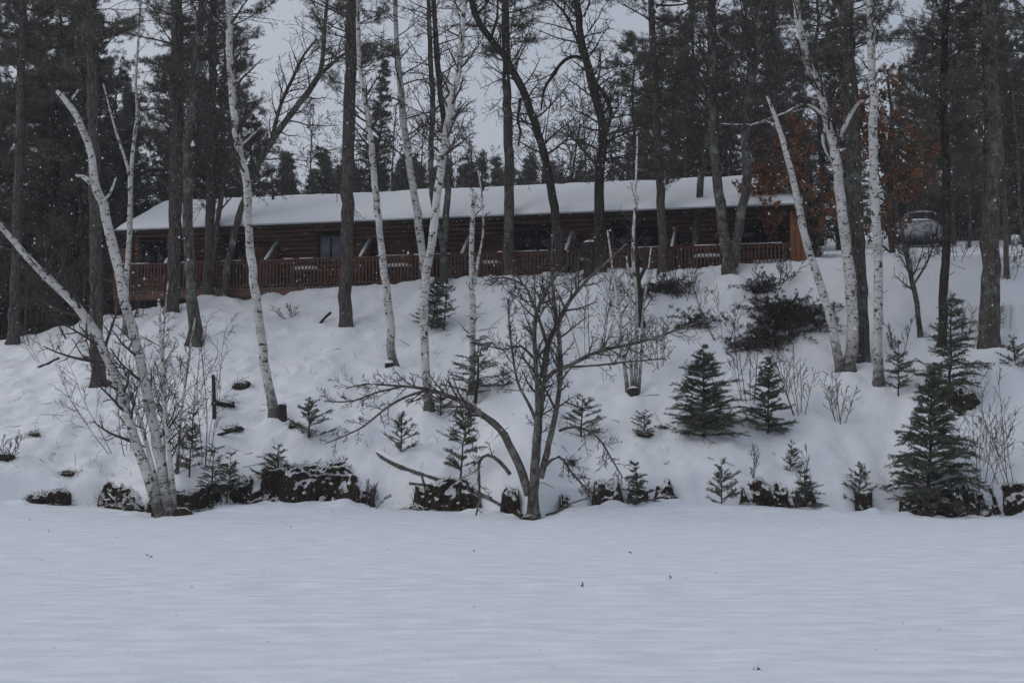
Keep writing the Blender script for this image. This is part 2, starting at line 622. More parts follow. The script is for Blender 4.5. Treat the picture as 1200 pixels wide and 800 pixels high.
def px_path(pts, base, dlean=0.0):
    """pixel polyline at the depth of the tree's base (drifting by dlean m per m of height) -> points relative to base"""
    out = []
    for i, (x, y, w) in enumerate(pts):
        Y = base[1]
        p = at(x, y, Y)
        h = p[2] - base[2]
        p = at(x, y, Y + dlean * h)
        out.append(p - base)
    return np.array(out), np.array([(w if w < 6 else 6 + (w - 6) * 0.80) * 0.5 * base[1] / F for (_, _, w) in pts])


def extend_up(P, R, H, rnd, bend=0.05):
    """carry a trunk on above the frame to height H"""
    d = unit(P[-1] - P[-2]); q = P[-1].copy(); r = R[-1]
    PP = list(P); RR = list(R)
    n = max(1, int((H - q[2]) / 2.0))
    for k in range(n):
        d = unit(d + np.array([rnd.gauss(0, bend), rnd.gauss(0, bend), 0.15]))
        q = q + d * (H - P[-1][2]) / n
        PP.append(q.copy()); RR.append(max(0.025, r * (1 - 0.85 * (k + 1) / n)))
    return np.array(PP), np.array(RR)


def flare(P, R, k=1.5, h=0.5):
    R = R.copy()
    for i in range(len(P)):
        z = P[i][2]
        if z < h: R[i] *= 1 + (k - 1) * (1 - max(z, 0) / h) ** 2
    return R


def sink(P, R, d=0.8):
    """start the trunk under the snow"""
    a = P[0] - unit(P[1] - P[0]) * d
    a[2] = min(a[2], P[0][2] - d * 0.8)
    return np.vstack([a[None], P]), np.concatenate([[R[0] * 1.02], R])


# ---- shared crown meshes -------------------------------------------------
def pine_crown(seed, H, rad, nbr, z0=0.0, droop=0.0, tuft=16, nl=0.17, nw=0.016, sub=6):
    """crown whose base is at z0 and top at H: branch wood and needle meshes"""
    rnd = random.Random(seed); rng = np.random.default_rng(seed)
    wood = MB(); nd = MB(); pos = []; dr = []
    for i in range(nbr):
        t = (i + rnd.random()) / nbr
        z = z0 + (H - z0) * t
        rr = rad * (0.35 + 0.65 * math.sin(math.pi * min(1, 0.25 + 0.75 * (1 - t)))) * (1 - 0.8 * t ** 3) * rnd.uniform(0.55, 1.15)
        az = rnd.uniform(0, 2 * math.pi)
        d = np.array([math.cos(az), math.sin(az), rnd.uniform(-0.10, 0.35)])
        P = limb(rnd, np.array([0, 0, z]), d, rr, 6, 0.13, 0.05, droop)
        R = np.linspace(0.018 + 0.012 * rr, 0.008, len(P))
        wood.tube(P, R, 3, cap=False)
        for k in range(sub + int(rr * 2)):
            f = rnd.uniform(0.3, 1.0); ff = f * (len(P) - 1); kk = min(int(ff), len(P) - 2)
            p = P[kk] + (P[kk + 1] - P[kk]) * (ff - kk)
            tan = unit(P[kk + 1] - P[kk])
            sd_ = rvec(rnd); sd_[2] *= 0.4
            q = limb(rnd, p, tan * 0.7 + sd_ * 0.8 + np.array([0, 0, 0.15]), rnd.uniform(0.25, 0.9) * (0.5 + 0.25 * rr), 3, 0.2, 0.08)
            wood.tube(q, np.linspace(0.010, 0.006, len(q)), 3, cap=False)
            for a in range(1, len(q)):
                pos.append(q[a]); dr.append(unit(q[a] - q[a - 1]))
                if rnd.random() < 0.5:
                    pos.append(q[a] + rvec(rnd) * 0.15); dr.append(unit(q[a] - q[a - 1] + rvec(rnd) * 0.6))
        pos.append(P[-1]); dr.append(unit(P[-1] - P[-2]))
    needles(nd, pos, dr, tuft, nl, nw, 0.55, rng)
    return wood.mesh("crown_wood", TWIG), nd.mesh("needles", NEEDLE, smooth=False)


def conifer(seed, H, rad, whorls, per, needle_m, nl, nw, dens, droop=0.35, bare=0.06, sub=True, curve=1.0, trunk_r=None, bark=None, lift=0.0):
    """spruce or fir: returns trunk mesh and needle mesh (base at origin)"""
    rnd = random.Random(seed); rng = np.random.default_rng(seed)
    wood = MB(); nd = MB(); pos = []; dr = []
    tr = trunk_r or (0.012 * H + 0.008)
    Pt = np.array([[rnd.gauss(0, 0.006 * H), rnd.gauss(0, 0.006 * H), H * k / 8.0] for k in range(9)])
    Pt[0] = (0, 0, -0.3); 
    wood.tube(Pt, np.linspace(tr, 0.006, 9), 6)
    weak = rnd.uniform(0, 6.28)
    for w in range(whorls):
        t = bare + (1 - bare) * ((w + rnd.uniform(-0.25, 0.25)) / whorls)
        t = min(max(t, 0.01), 0.985)
        z = H * t
        L0 = rad * (1 - t) ** curve + 0.05 * rad
        for b in range(per + rnd.randint(-1, 1)):
            az = 2 * math.pi * (b + rnd.random() * 0.8) / per + w * 0.7
            L = L0 * rnd.uniform(0.55, 1.15) * (1 - 0.28 * max(0, math.cos(az - weak)))
            if rnd.random() < 0.10: continue
            d = np.array([math.cos(az), math.sin(az), 0.42 * t + lift + rnd.uniform(-0.10, 0.22)])
            segs = max(3, int(L / 0.22))
            zj = min(max(z + rnd.gauss(0, 0.55) * H / whorls, 0.01 * H), 0.985 * H)
            P = limb(rnd, np.array([0, 0, zj]), d, L, segs, 0.10, 0.10, droop * rnd.uniform(0.5, 1.5))
            wood.tube(P, np.linspace(0.004 + 0.007 * L, 0.004, len(P)), 3, cap=False)
            # needles along the branch, and side twigs lying nearly flat
            lines = [P]
            if sub:
                for k in range(int(4 + L * 7)):
                    f = rnd.uniform(0.2, 0.98) * (len(P) - 1); kk = min(int(f), len(P) - 2)
                    p = P[kk] + (P[kk + 1] - P[kk]) * (f - kk)
                    tan = unit(P[kk + 1] - P[kk])
                    sd_ = np.cross(tan, [0, 0, 1.0]) * rnd.choice((-1, 1))
                    lines.append(limb(rnd, p, tan * 0.8 + sd_ * rnd.uniform(0.4, 0.95) + np.array([0, 0, rnd.uniform(-0.45, 0.35)]), (min(0.10, 0.4 * L) + 0.36 * L * rnd.random()) * (1.1 - 0.5 * f / len(P)), 3, 0.1, 0.0))
            for q in lines:
                Lq = np.linalg.norm(np.diff(q, axis=0), axis=1).sum()
                k = max(2, int(Lq * dens))
                for a in range(k):
                    f = (0.08 + 0.92 * (a + rnd.random()) / k) * (len(q) - 1); f = min(f, len(q) - 1.001); kk = int(f)
                    pos.append(q[kk] + (q[kk + 1] - q[kk]) * (f - kk)); dr.append(unit(q[kk + 1] - q[kk]))
    needles(nd, pos, dr, 5, nl, nw, 0.62, rng)
    return wood.mesh("conifer_trunk", bark or DARKB), nd.mesh("needles", needle_m, smooth=False)


CROWNS = [pine_crown(101, 10.0, 3.4, 60), pine_crown(102, 9.0, 2.9, 52), pine_crown(103, 11.0, 3.8, 64, 0, 0.10)]
WPINE = [pine_crown(201, 19.0, 3.9, 120, 2.0, 0.05, 18, 0.20, 0.022, 7), pine_crown(202, 17.0, 3.6, 105, 1.2, 0.12, 18, 0.20, 0.022, 8)]
TALLFIR = [conifer(301, 15.0, 2.7, 46, 8, FNEEDLE, 0.16, 0.035, 9, 0.5, 0.05, True, 0.9, 0.16), conifer(302, 12.5, 2.2, 40, 8, FNEEDLE, 0.16, 0.035, 9, 0.45, 0.04, True, 0.85, 0.14)]
FARFIR = [conifer(311, 14.0, 2.3, 44, 6, FNEEDLE, 0.20, 0.05, 5, 0.4, 0.03, True, 1.15, 0.15), conifer(312, 12.0, 2.2, 36, 6, FNEEDLE, 0.20, 0.05, 5, 0.5, 0.03, True, 1.3, 0.15), conifer(313, 13.0, 1.7, 40, 6, FNEEDLE, 0.20, 0.05, 5, 0.3, 0.03, True, 1.0, 0.15)]
SPR_S = [conifer(401, 1.3, 0.62, 6, 5, ONEEDLE, 0.050, 0.012, 40, 0.10, 0.04, True, 0.8, lift=0.30), conifer(402, 1.15, 0.58, 6, 5, SNEEDLE, 0.050, 0.012, 40, 0.05, 0.04, True, 0.7, lift=0.22), conifer(403, 1.25, 0.50, 8, 5, SNEEDLE, 0.055, 0.013, 46, 0.3, 0.0, True, 0.55)]
SPR_M = [conifer(411, 2.8, 1.12, 20, 7, SNEEDLE, 0.065, 0.016, 40, 0.35, 0.0, True, 0.75), conifer(412, 2.6, 1.0, 18, 6, SNEEDLE, 0.065, 0.016, 40, 0.3, 0.0, True, 0.85)]
SPR_L = [conifer(421, 4.6, 1.55, 30, 7, SNEEDLE, 0.07, 0.018, 36, 0.40, 0.0, True, 0.75), conifer(422, 4.2, 1.5, 20, 5, SNEEDLE, 0.07, 0.018, 32, 0.35, 0.08, True, 0.6)]
SPR_T = [conifer(431, 3.2, 1.15, 10, 5, SNEEDLE, 0.06, 0.015, 32, 0.25, 0.22, True, 0.7), conifer(432, 2.2, 0.9, 8, 5, ONEEDLE, 0.06, 0.015, 34, 0.3, 0.15, True, 0.7), conifer(433, 2.4, 1.1, 9, 5, ONEEDLE, 0.06, 0.015, 34, 0.5, 0.1, True, 0.5)]


def place_conifer(name, kind, loc, h, label, cat, group=None, wid=1.0, rz=None, mats=None):
    tm, nm = kind
    H = max(v.co.z for v in tm.vertices) if (tm.name not in HT) else HT[tm.name]
    HT[tm.name] = H
    s = h / H
    e = empty(name, tuple(loc), random.uniform(0, 6.28) if rz is None else rz)
    e.scale = (s * wid * random.uniform(0.9, 1.1), s * wid * random.uniform(0.85, 1.1), s)
    e.rotation_euler[0] = random.gauss(0, 0.045); e.rotation_euler[1] = random.gauss(0, 0.045)
    link_mesh("trunk", tm, e)
    link_mesh("crown", nm, e)
    return tag(e, label, cat, group)


HT = {}
COLLAR = []
TWN = 1.7          # twig abundance


def bark_tree(name, stems, label, cat, bark, H=None, base=None, dlean=0.0, seed=0, group=None, twigs=None, crown=None, dead=0, fl=1.35, step=0.35, sides=9, twm=None, extras=None, leaves=None, crown_s=1.0, low=()):
    """stems: list of pixel polylines [(x,y,width px)...], first one from the ground"""
    rnd = random.Random(seed * 7 + 5)
    if base is None: base = on_ground(stems[0][0][0], stems[0][0][1])
    for st in stems:
        if st[0][1] > stems[0][0][1] - 12: COLLAR.append((base[0] + (st[0][0] - stems[0][0][0]) * base[1] / F, base[1], base[2], st[0][2] * 0.5 * base[1] / F))
    e = empty(name, tuple(base))
    mb = MB(); tw = MB(); tips = []
    tops = []
    for i, st in enumerate(stems):
        P, R = px_path(st, base, dlean + (rnd.uniform(-0.08, 0.08) if i else 0))
        if i and extras and extras.get(i):
            pass
        if H and (H if np.isscalar(H) else H[i]):
            hh = H if np.isscalar(H) else H[i]
            P, R = extend_up(P, R, hh, rnd)
        P, R = resample(P, R, step)
        # small natural wobble
        P[1:-1] += np.array([[rnd.gauss(0, 0.10), rnd.gauss(0, 0.10), 0] for _ in P[1:-1]]) * R[1:-1][:, None]
        R = R * np.array([1 + rnd.uniform(-0.06, 0.06) for _ in R])
        if i == 0 or st[0][1] > stems[0][0][1] - 12:
            R = flare(P, R, fl, 0.45); P, R = sink(P, R)
        mb.tube(P, R, sides if R.max() > 0.06 else 5)
        tops.append((P, R))
        if twigs:
            tg = twigs[i] if isinstance(twigs, list) else twigs
            if tg:
                grow(tw, rnd, P, R, int(TWN * tg.get("n", 14)), tg.get("L", (0.8, 2.0)), tg.get("t0", 0.35), tg.get("t1", 0.98), tg.get("ang", 0.9), tg.get("up", 0.05), tg.get("rr", 0.4), tg.get("lv", [(6, 0.55), (4, 0.5)]), tg.get("jit", 0.13), tg.get("rmin", 0.0072), tips, tg.get("flat", 0), tg.get("ls", 0.45))
        if dead and i == 0:
            for k in range(dead):
                t = rnd.uniform(0.25, 0.97); j = min(int(t * len(P)), len(P) - 2)
                az = rnd.uniform(0, 6.28)
                L = rnd.uniform(0.7, 3.2) * (0.45 + t)
                q = limb(rnd, P[j], np.array([math.cos(az), math.sin(az), rnd.uniform(-0.45, 0.35)]), L, 8, 0.13, 0.0)
                rq = np.linspace(0.022, 0.009, len(q)); tw.tube(q, rq, 3, cap=False)
                grow(tw, rnd, q, rq, 7, (0.4, 1.2), 0.25, 1, 0.8, 0.0, 0.6, [(4, 0.5)], 0.2, 0.007)
    mb.build("trunk", bark, e)
    if crown is not None:
        P = tops[0][0]
        cm = CROWNS[crown % 3]
        cz = P[-1][2] - 9.5 * crown_s
        j = int(np.argmin(abs(P[:, 2] - cz)))
        c = link_mesh("crown", cm[1], e, tuple(P[j]), rnd.uniform(0, 6.28), crown_s)
        link_mesh("branches", cm[0], c)
        for (lz, ls) in low:
            j = int(np.argmin(abs(P[:, 2] - lz))); cl = CROWNS[(crown + 1) % 3]
            c = link_mesh("lower_boughs", cl[1], e, tuple(P[j]), rnd.uniform(0, 6.28), ls)
            link_mesh("branches", cl[0], c)
    if tw.n: tag(tw.build("twigs" if crown is not None else "crown", twm or TWIG, e), kind="stuff" if crown is not None else None)
    if leaves and tips:
        lf = MB(); rng = np.random.default_rng(seed + 900)
        pp = [p for p, d in tips]; dd = [d for p, d in tips]
        needles(lf, pp, dd, leaves, 0.11, 0.085, 0.7, rng)
        lf.build("dead_leaves", OAKLEAF, e, smooth=False)
    return tag(e, label, cat, group)


# ------------------------------------------------------------------ the lodge
UL = line_pt(944)[0]
lodge = empty("lodge", (LODGE0[0], LODGE0[1], 0.0), -BA)
tag(lodge, "long single-storey brown log lodge with snow-covered roof above the hillside", "building")
ZD, ZR, ZE, ZT = 8.12, 9.24, 10.62, 12.32    # deck, rail top, eave, ridge
VW = 1.75                                     # the wall stands this far behind the deck edge
VR = 4.1                                      # the ridge
part_px = [190, 308, 420, 540, 663, 788]
part_u = [line_pt(p, 0.15)[0] for p in part_px]
bays = [0.0] + part_u + [UL - 0.55]
win_px = [(163, 192, 283, 320), (262, 285, 279, 325), (373, 400, 277, 304), (493, 521, 272, 325), (606, 652, 269, 293), (720, 772, 266, 293), (868, 919, 262, 283)]
wins = []
for (a, b, c, d) in win_px:
    u0 = line_pt(a, VW)[0]; u1 = line_pt(b, VW)[0]
    Yw = line_pt((a + b) / 2, VW)[1][1]
    wins.append((u0, u1, at(600, c, Yw)[2], at(600, d, Yw)[2]))
wall = MB(); wall.box(0.0, UL - 0.2, VW + 0.07, VW + 0.20, 6.9, ZE + 0.45)
wo_ = wall.build("wall", DARKW, lodge, smooth=False)
bw = MB(); bw.box(0.0, UL - 0.2, 8.0, 8.2, 6.9, ZE); bw.build("back_wall", LOGS, lodge, smooth=False)
ew = MB(); ew.prism([(VW + 0.21, 6.9), (7.98, 6.9), (7.98, ZE + 0.05), (VR, ZT - 0.12), (VW + 0.21, ZE + 0.5)], 0, 0.0, 0.15); ew.build("gable_wall", LOGS, lodge, smooth=False)
ew = MB(); ew.prism([(VW + 0.21, 6.9), (7.98, 6.9), (7.98, ZE + 0.05), (VR, ZT - 0.12), (VW + 0.21, ZE + 0.5)], 0, UL - 0.4, UL - 0.21); ew.build("gable_wall", LOGS, lodge, smooth=False)
# log courses, each a half-round log cut at the openings
CH = 0.185
zc = ZD + 0.02
while zc < ZE + 0.3:
    cuts = [0.02]
    for (u0, u1, z1, z0) in wins:
        if z0 - 0.12 < zc + CH and zc < z1 + 0.12: cuts += [u0 - 0.1, u1 + 0.1]
    cuts.append(UL - 0.42)
    for k in range(0, len(cuts), 2):
        a, b = cuts[k], cuts[k + 1]
        if b - a < 0.1: continue
        m_ = MB()
        prof = [(VW + 0.069, zc + 0.012), (VW + 0.02, zc + 0.02), (VW - 0.02, zc + CH * 0.3), (VW - 0.03, zc + CH * 0.5), (VW - 0.02, zc + CH * 0.7), (VW + 0.02, zc + CH - 0.02), (VW + 0.069, zc + CH - 0.012)]
        m_.prism(prof, 0, a, b)
        m_.build("log", LOGS, wo_, smooth=False)
    zc += CH
for i, (u0, u1, z1, z0) in enumerate(wins):
    w_ = MB()
    t_ = 0.08
    w_.box(u0 - t_, u1 + t_, VW - 0.05, VW + 0.066, z1, z1 + t_); w_.box(u0 - t_, u1 + t_, VW - 0.05, VW + 0.066, z0 - t_, z0)
    w_.box(u0 - t_, u0, VW - 0.048, VW + 0.064, z0, z1); w_.box(u1, u1 + t_, VW - 0.048, VW + 0.064, z0, z1)
    wf = w_.build("window", FRAME, lodge, smooth=False)
    um = (u0 + u1) / 2
    for (a, b) in ((u0 + 0.002, um - 0.03), (um + 0.03, u1 - 0.002)):
        g_ = MB(); g_.box(a, b, VW + 0.01, VW + 0.03, z0 + 0.002, z1 - 0.002); g_.build("pane", CURT if i == 2 else GLASS, wf, smooth=False)
    g_ = MB(); g_.box(um - 0.028, um + 0.028, VW - 0.02, VW + 0.05, z0 + 0.002, z1 - 0.002); g_.build("mullion", FRAME, wf, smooth=False)
# doors beside the windows
for i, (u0, u1, z1, z0) in enumerate(wins[:6]):
    a = u1 + 0.35
    if a + 0.85 > bays[i + 1] - 0.05: a = u0 - 1.25
    d_ = MB(); d_.box(a, a + 0.86, VW - 0.055, VW - 0.032, ZD + 0.03, ZD + 2.0); dd_ = d_.build("door", LOGS, lodge, smooth=False)
    h_ = MB(); h_.tube([(a + 0.78, VW - 0.06, ZD + 1.0), (a + 0.78, VW - 0.11, ZD + 1.0)], 0.025, 6); h_.build("handle", METAL, dd_)
# deck
d_ = MB(); d_.box(0, UL - 0.5, 0.05, VW - 0.05, ZD - 0.06, ZD); deck = d_.build("deck", GREYW, lodge, smooth=False)
d_ = MB(); d_.box(0, UL - 0.5, 0.03, 0.20, ZD - 0.34, ZD - 0.062); d_.build("edge_beam", RAILW, deck, smooth=False)
d_ = MB(); d_.box(0, UL - 0.5, 1.2, 1.35, 5.5, ZD - 0.062); d_.build("skirting", DARKW, deck, smooth=False)
d_ = MB(); d_.box(0.1, UL - 0.6, 0.35, VW - 0.35, ZD + 0.002, ZD + 0.05); d_.build("deck_snow", SNOW, deck, smooth=False)
rail = MB(); rail.box(0.0, UL - 0.5, 0.00, 0.14, ZR - 0.04, ZR); railing = rail.build("railing", RAILW, lodge, smooth=False)
lr = MB(); lr.box(0.0, UL - 0.5, 0.075, 0.115, ZD + 0.10, ZD + 0.17); lr.build("bottom_rail", RAILW, railing, smooth=False)
ur = MB(); ur.box(0.0, UL - 0.5, 0.075, 0.115, ZR - 0.14, ZR - 0.042); ur.build("top_rail", RAILW, railing, smooth=False)
pk = MB(); pk.box(-0.021, 0.021, 0.030, 0.073, 0, 1.20)
pkm = pk.mesh("picket", RAILW, smooth=False)
npk = int((UL - 0.6) / 0.142)
for k in range(npk):
    link_mesh("picket", pkm, railing, (0.08 + k * 0.142, 0, ZR - 0.042 - 1.20))
pt = MB(); pt.box(-0.05, 0.05, 0.116, 0.216, 0, ZE - ZD + 1.2)
ptm = pt.mesh("deck_post", RAILW, smooth=False)
ps = MB(); ps.box(-0.05, 0.05, 0.116, 0.216, -2.6, ZR - ZD)
psm = ps.mesh("railing_post", RAILW, smooth=False)
for k in range(0, 15):
    link_mesh("railing_post", psm, railing, (0.07 + k * (UL - 0.75) / 14, 0, ZD))
# thin snow left on the rail
for k in range(26):
    a = random.uniform(0, UL - 2.0); L_ = random.uniform(0.3, 1.3)
    s_ = MB(); s_.prism([(0.005, ZR + 0.001), (0.13, ZR + 0.001), (0.11, ZR + 0.03), (0.03, ZR + 0.035)], 0, a, a + L_)
    s_.build("rail_snow", SNOW, railing, smooth=False)
# privacy partitions whose top slopes from the wall to the rail, snow on top
for u in part_u:
    s_ = MB(); s_.prism([(0.22, ZD), (VW - 0.06, ZD), (VW - 0.06, ZD + 1.92), (VW - 0.45, ZD + 1.92), (0.22, ZD + 1.10)], 0, u - 0.035, u + 0.035)
    pp = s_.build("privacy_partition", LOGS, lodge, smooth=False)
    s_ = MB(); s_.prism([(0.20, ZD + 1.102), (VW - 0.44, ZD + 1.922), (VW - 0.07, ZD + 1.922), (VW - 0.07, ZD + 2.00), (VW - 0.47, ZD + 2.01), (0.20, ZD + 1.20)], 0, u - 0.042, u + 0.042)
    s_.build("snow_cap", SNOW, pp, smooth=False)
# end wall of vertical boards
for k in range(5):
    s_ = MB(); s_.box(UL - 0.48, UL - 0.42, 0.12 + k * 0.325, 0.12 + k * 0.325 + 0.315, 7.2, ZE + 0.02 + 0.10 * k); s_.build("end_board", ENDW, lodge, smooth=False)
for k in range(3):
    s_ = MB(); s_.box(UL - 0.47 + k * 0.2, UL - 0.47 + k * 0.2 + 0.19, 0.06, 0.11, 7.2, ZE - 0.05); s_.build("corner_board", ENDW, lodge, smooth=False)
# roof
rf = MB()
sl = (ZT - ZE) / VR
rf.prism([(-0.05, ZE - 0.12), (VR, ZT - 0.10), (2 * VR + 0.05, ZE - 0.12), (2 * VR + 0.05, ZE + 0.0), (VR, ZT + 0.02), (-0.05, ZE + 0.0)], 0, -0.02, UL)
roof = rf.build("roof", SHING, lodge, smooth=False)
fs = MB(); fs.box(-0.02, UL, -0.10, -0.052, ZE - 0.17, ZE + 0.01); fs.build("fascia", DARKW, roof, smooth=False)
fs = MB(); fs.tube([(-0.02, -0.15, ZE - 0.005), (UL, -0.15, ZE - 0.005)], 0.035, 6); fs.build("drip_edge", TRIM, roof)
# snow blanket on the roof
us = np.linspace(0.03, UL - 0.03, 170)
vs_ = np.concatenate([np.linspace(-0.14, 0.5, 8), np.linspace(0.7, 2 * VR - 0.5, 26), np.linspace(2 * VR - 0.4, 2 * VR + 0.14, 6)])
U_, V_ = np.meshgrid(us, vs_)
base_z = ZT + 0.021 - np.abs(V_ - VR) * sl
edge = sm((V_ + 0.14) / 0.30) * sm((2 * VR + 0.14 - V_) / 0.30) * sm((U_ - 0.03) / 0.3) * sm((UL - 0.03 - U_) / 0.3)
th = 0.015 + edge ** 0.5 * (0.20 + 0.05 * fbm(U_ * 0.5, V_ * 0.6, 91, 3) + 0.03 * fbm(U_ * 2.5, V_ * 2.5, 93, 2))
ridge_soft = -0.10 * np.exp(-((V_ - VR) / 0.35) ** 2)
Zs_ = base_z + th + ridge_soft * 0.6
nu = len(us); nv = len(vs_)
i_ = np.arange(nv - 1)[:, None] * nu + np.arange(nu - 1)[None, :]
Q_ = np.stack([i_, i_ + 1, i_ + nu + 1, i_ + nu], -1).reshape(-1, 4)
sb = MB(); sb.add(np.stack([U_, V_, Zs_], -1).reshape(-1, 3), Q_)
# skirt down to the shingles
sb.build("roof_snow", SNOW, roof)
# chimneys and vents
for u, v in ((5.5, 3.2), (14.5, 3.3), (22.0, 3.1)):
    c_ = MB(); c_.tube([(u, v, ZE + sl * v - 0.1), (u, v, ZE + sl * v + 0.42)], 0.06, 8); c_.build("vent_pipe", DARKW, roof)

# snow-topped tables on the deck behind the pickets
TT = MB(); TT.prism([(-0.55, -0.36), (0.55, -0.36), (0.55, 0.36), (-0.55, 0.36)], 0, 0, 0.05)
tb_ = MB(); tb_.box(-0.55, 0.55, -0.36, 0.36, 0.66, 0.71); tbm = tb_.mesh("table_top", GREYW, False)
lg_ = MB(); lg_.box(-0.03, 0.03, -0.03, 0.03, 0, 0.66); lgm = lg_.mesh("leg", GREYW, False)
sc_ = MB()
xx = np.linspace(-0.53, 0.53, 12); yy = np.linspace(-0.34, 0.34, 9)
XX, YY = np.meshgrid(xx, yy)
ZZ = 0.712 + 0.15 * (np.clip(1 - (XX / 0.53) ** 6, 0, 1) * np.clip(1 - (YY / 0.34) ** 6, 0, 1)) ** 0.5
i_ = np.arange(8)[:, None] * 12 + np.arange(11)[None, :]
sc_.add(np.stack([XX, YY, ZZ], -1).reshape(-1, 3), np.stack([i_, i_ + 1, i_ + 13, i_ + 12], -1).reshape(-1, 4))
scm = sc_.mesh("snow_cap", SNOW)
RZ = Matrix.Rotation(-BA, 4, 'Z')
for px, lab in ((357, "snow-topped deck table behind railing below the pale curtained window"), (466, "snow-topped deck table behind railing seen between slim birches"), (572, "snow-topped deck table behind railing beside the broken-topped birch stem"), (694, "snow-topped deck table behind railing near snow-capped stump"), (831, "snow-topped deck table behind railing next to twin-stemmed grey oak")):
    u, p = line_pt(px, 0.85)
    e = empty("deck_table", (p[0], p[1], ZD + 0.05), -BA)
    link_mesh("table_top", tbm, e)
    for sx in (-0.48, 0.48):
        for sy in (-0.29, 0.29): link_mesh("leg", lgm, e, (sx, sy, 0))
    link_mesh("snow_cap", scm, e)
    tag(e, lab, "table", "tables on the lodge deck")


# ------------------------------------------------------------------ birches
BT = dict(n=12, L=(0.7, 1.9), t0=0.35, t1=1.0, ang=0.8, up=0.08, rr=0.35, lv=[(5, 0.5), (4, 0.5)])
bark_tree("paper_birch", [
    [(189, 604, 16), (177, 570, 14), (160, 520, 13), (137, 450, 12.5), (112, 390, 12), (88, 358, 11), (58, 328, 10), (28, 297, 8.5), (0, 264, 7), (-22, 236, 5)],
    [(200, 603, 17), (191, 560, 15), (181, 505, 14), (168, 440, 13.5), (155, 385, 13.5), (142, 335, 13.5), (131, 285, 13), (121, 240, 13), (110, 212, 11), (108, 185, 9), (97, 150, 8.5), (85, 128, 8), (67, 107, 5)],
    [(107, 214, 8), (98, 208, 6), (89, 205, 3)],
    [(120, 236, 4), (128, 228, 3.5), (136, 208, 2)],
    [(80, 122, 4), (87, 112, 3), (92, 105, 2)],
    [(205, 600, 8), (200, 545, 6), (193, 480, 5), (190, 420, 4), (186, 350, 3)],
    [(188, 590, 7), (172, 520, 5), (150, 450, 4), (146, 430, 3)],
], "leaning white birch clump with snapped top rooted at the lake edge", "tree", BIRCH, seed=1, dlean=0.02,
    twigs=[dict(n=16, L=(0.9, 2.4), t0=0.25, lv=[(6, 0.5), (4, 0.5)], up=0.05), dict(n=7, L=(0.5, 1.6), t0=0.15, t1=0.6, lv=[(5, 0.5), (4, 0.5)]), None, None, None, dict(n=10, L=(0.5, 1.3), t0=0.2), dict(n=8, L=(0.5, 1.3))], fl=1.25)
bark_tree("paper_birch", [
    [(147, 392, 7), (148, 330, 7), (152, 270, 6.5), (153, 210, 6), (156, 175, 4.5), (161, 130, 4), (159, 95, 3.4), (163, 30, 2.4), (165, -40, 2)],
    [(152, 207, 4), (145, 180, 3.6), (136, 155, 3), (129, 128, 2.5), (121, 98, 1.8)],
], "slender forked white birch standing before the dark evergreens", "tree", BIRCH, seed=2, twigs=dict(n=8, L=(0.5, 1.4), t0=0.4, lv=[(4, 0.5)]))
bark_tree("paper_birch", [
    [(322, 492, 15), (314, 450, 13), (306, 395, 12), (297, 330, 11.5), (291, 270, 11), (289, 215, 11), (279, 170, 10.5), (273, 120, 9.5), (269, 60, 9), (268, 0, 8)],
    [(270, 42, 4), (259, 30, 3), (250, 20, 2.4)], [(283, 170, 3), (296, 158, 2), (305, 150, 1.4)]
], "tall white birch with small dark stump at its foot", "tree", BIRCH, H=[14.0, 0, 0], seed=3, twigs=[dict(n=22, L=(0.8, 2.4), t0=0.55, lv=[(5, 0.5), (4, 0.5)]), BT, None])
bark_tree("paper_birch", [
    [(461, 432, 14), (458, 405, 11), (458, 375, 10.5), (450, 320, 10), (447, 285, 9), (440, 230, 8.5), (435, 170, 7.5), (428, 120, 7), (421, 70, 6), (420, 0, 5)],
], "slim white birch with curved foot midway up the slope", "tree", BIRCH, H=12.0, seed=4, twigs=dict(n=18, L=(0.7, 2.0), t0=0.5))
bark_tree("paper_birch", [
    [(503, 484, 13), (500, 455, 11), (497, 410, 11), (497, 365, 11), (500, 320, 11), (508, 270, 11), (513, 220, 10.5), (521, 170, 10), (529, 120, 9.5), (539, 70, 8), (543, 20, 7), (547, -30, 6)],
], "bright white birch rising from beside the lower spruces", "tree", BIRCH, H=14.5, seed=5, twigs=dict(n=20, L=(0.7, 2.2), t0=0.55))
bark_tree("paper_birch", [
    [(500, 340, 10), (495, 300, 10), (489, 250, 10), (482, 205, 9), (474, 150, 8.5), (469, 100, 8), (465, 50, 6), (463, 0, 5)],
], "greyish birch standing just in front of the lodge railing", "tree", BIRCH, H=11.0, seed=6, twigs=dict(n=12, t0=0.4, L=(1.2, 3.4), lv=[(8, 0.5), (5, 0.5)], rr=0.28, jit=0.2, up=0.0, ang=1.05, rmin=0.0075))
bark_tree("young_aspen", [
    [(521, 335, 9), (520, 290, 9), (524, 235, 8), (523, 190, 7.5), (520, 140, 7), (514, 90, 7), (510, 40, 6.5), (508, 0, 6)],
    [(521, 300, 6), (508, 240, 7), (505, 180, 7), (507, 120, 6.5), (504, 60, 6), (502, 0, 5)],
], "dark twin-stemmed aspen by the lodge deck", "tree", GREYB, H=[12, 11.5], seed=7, twigs=dict(n=14, t0=0.4, L=(1.2, 3.4), lv=[(8, 0.5), (5, 0.5)], rr=0.28, jit=0.2, up=0.0, ang=1.05, rmin=0.0075))
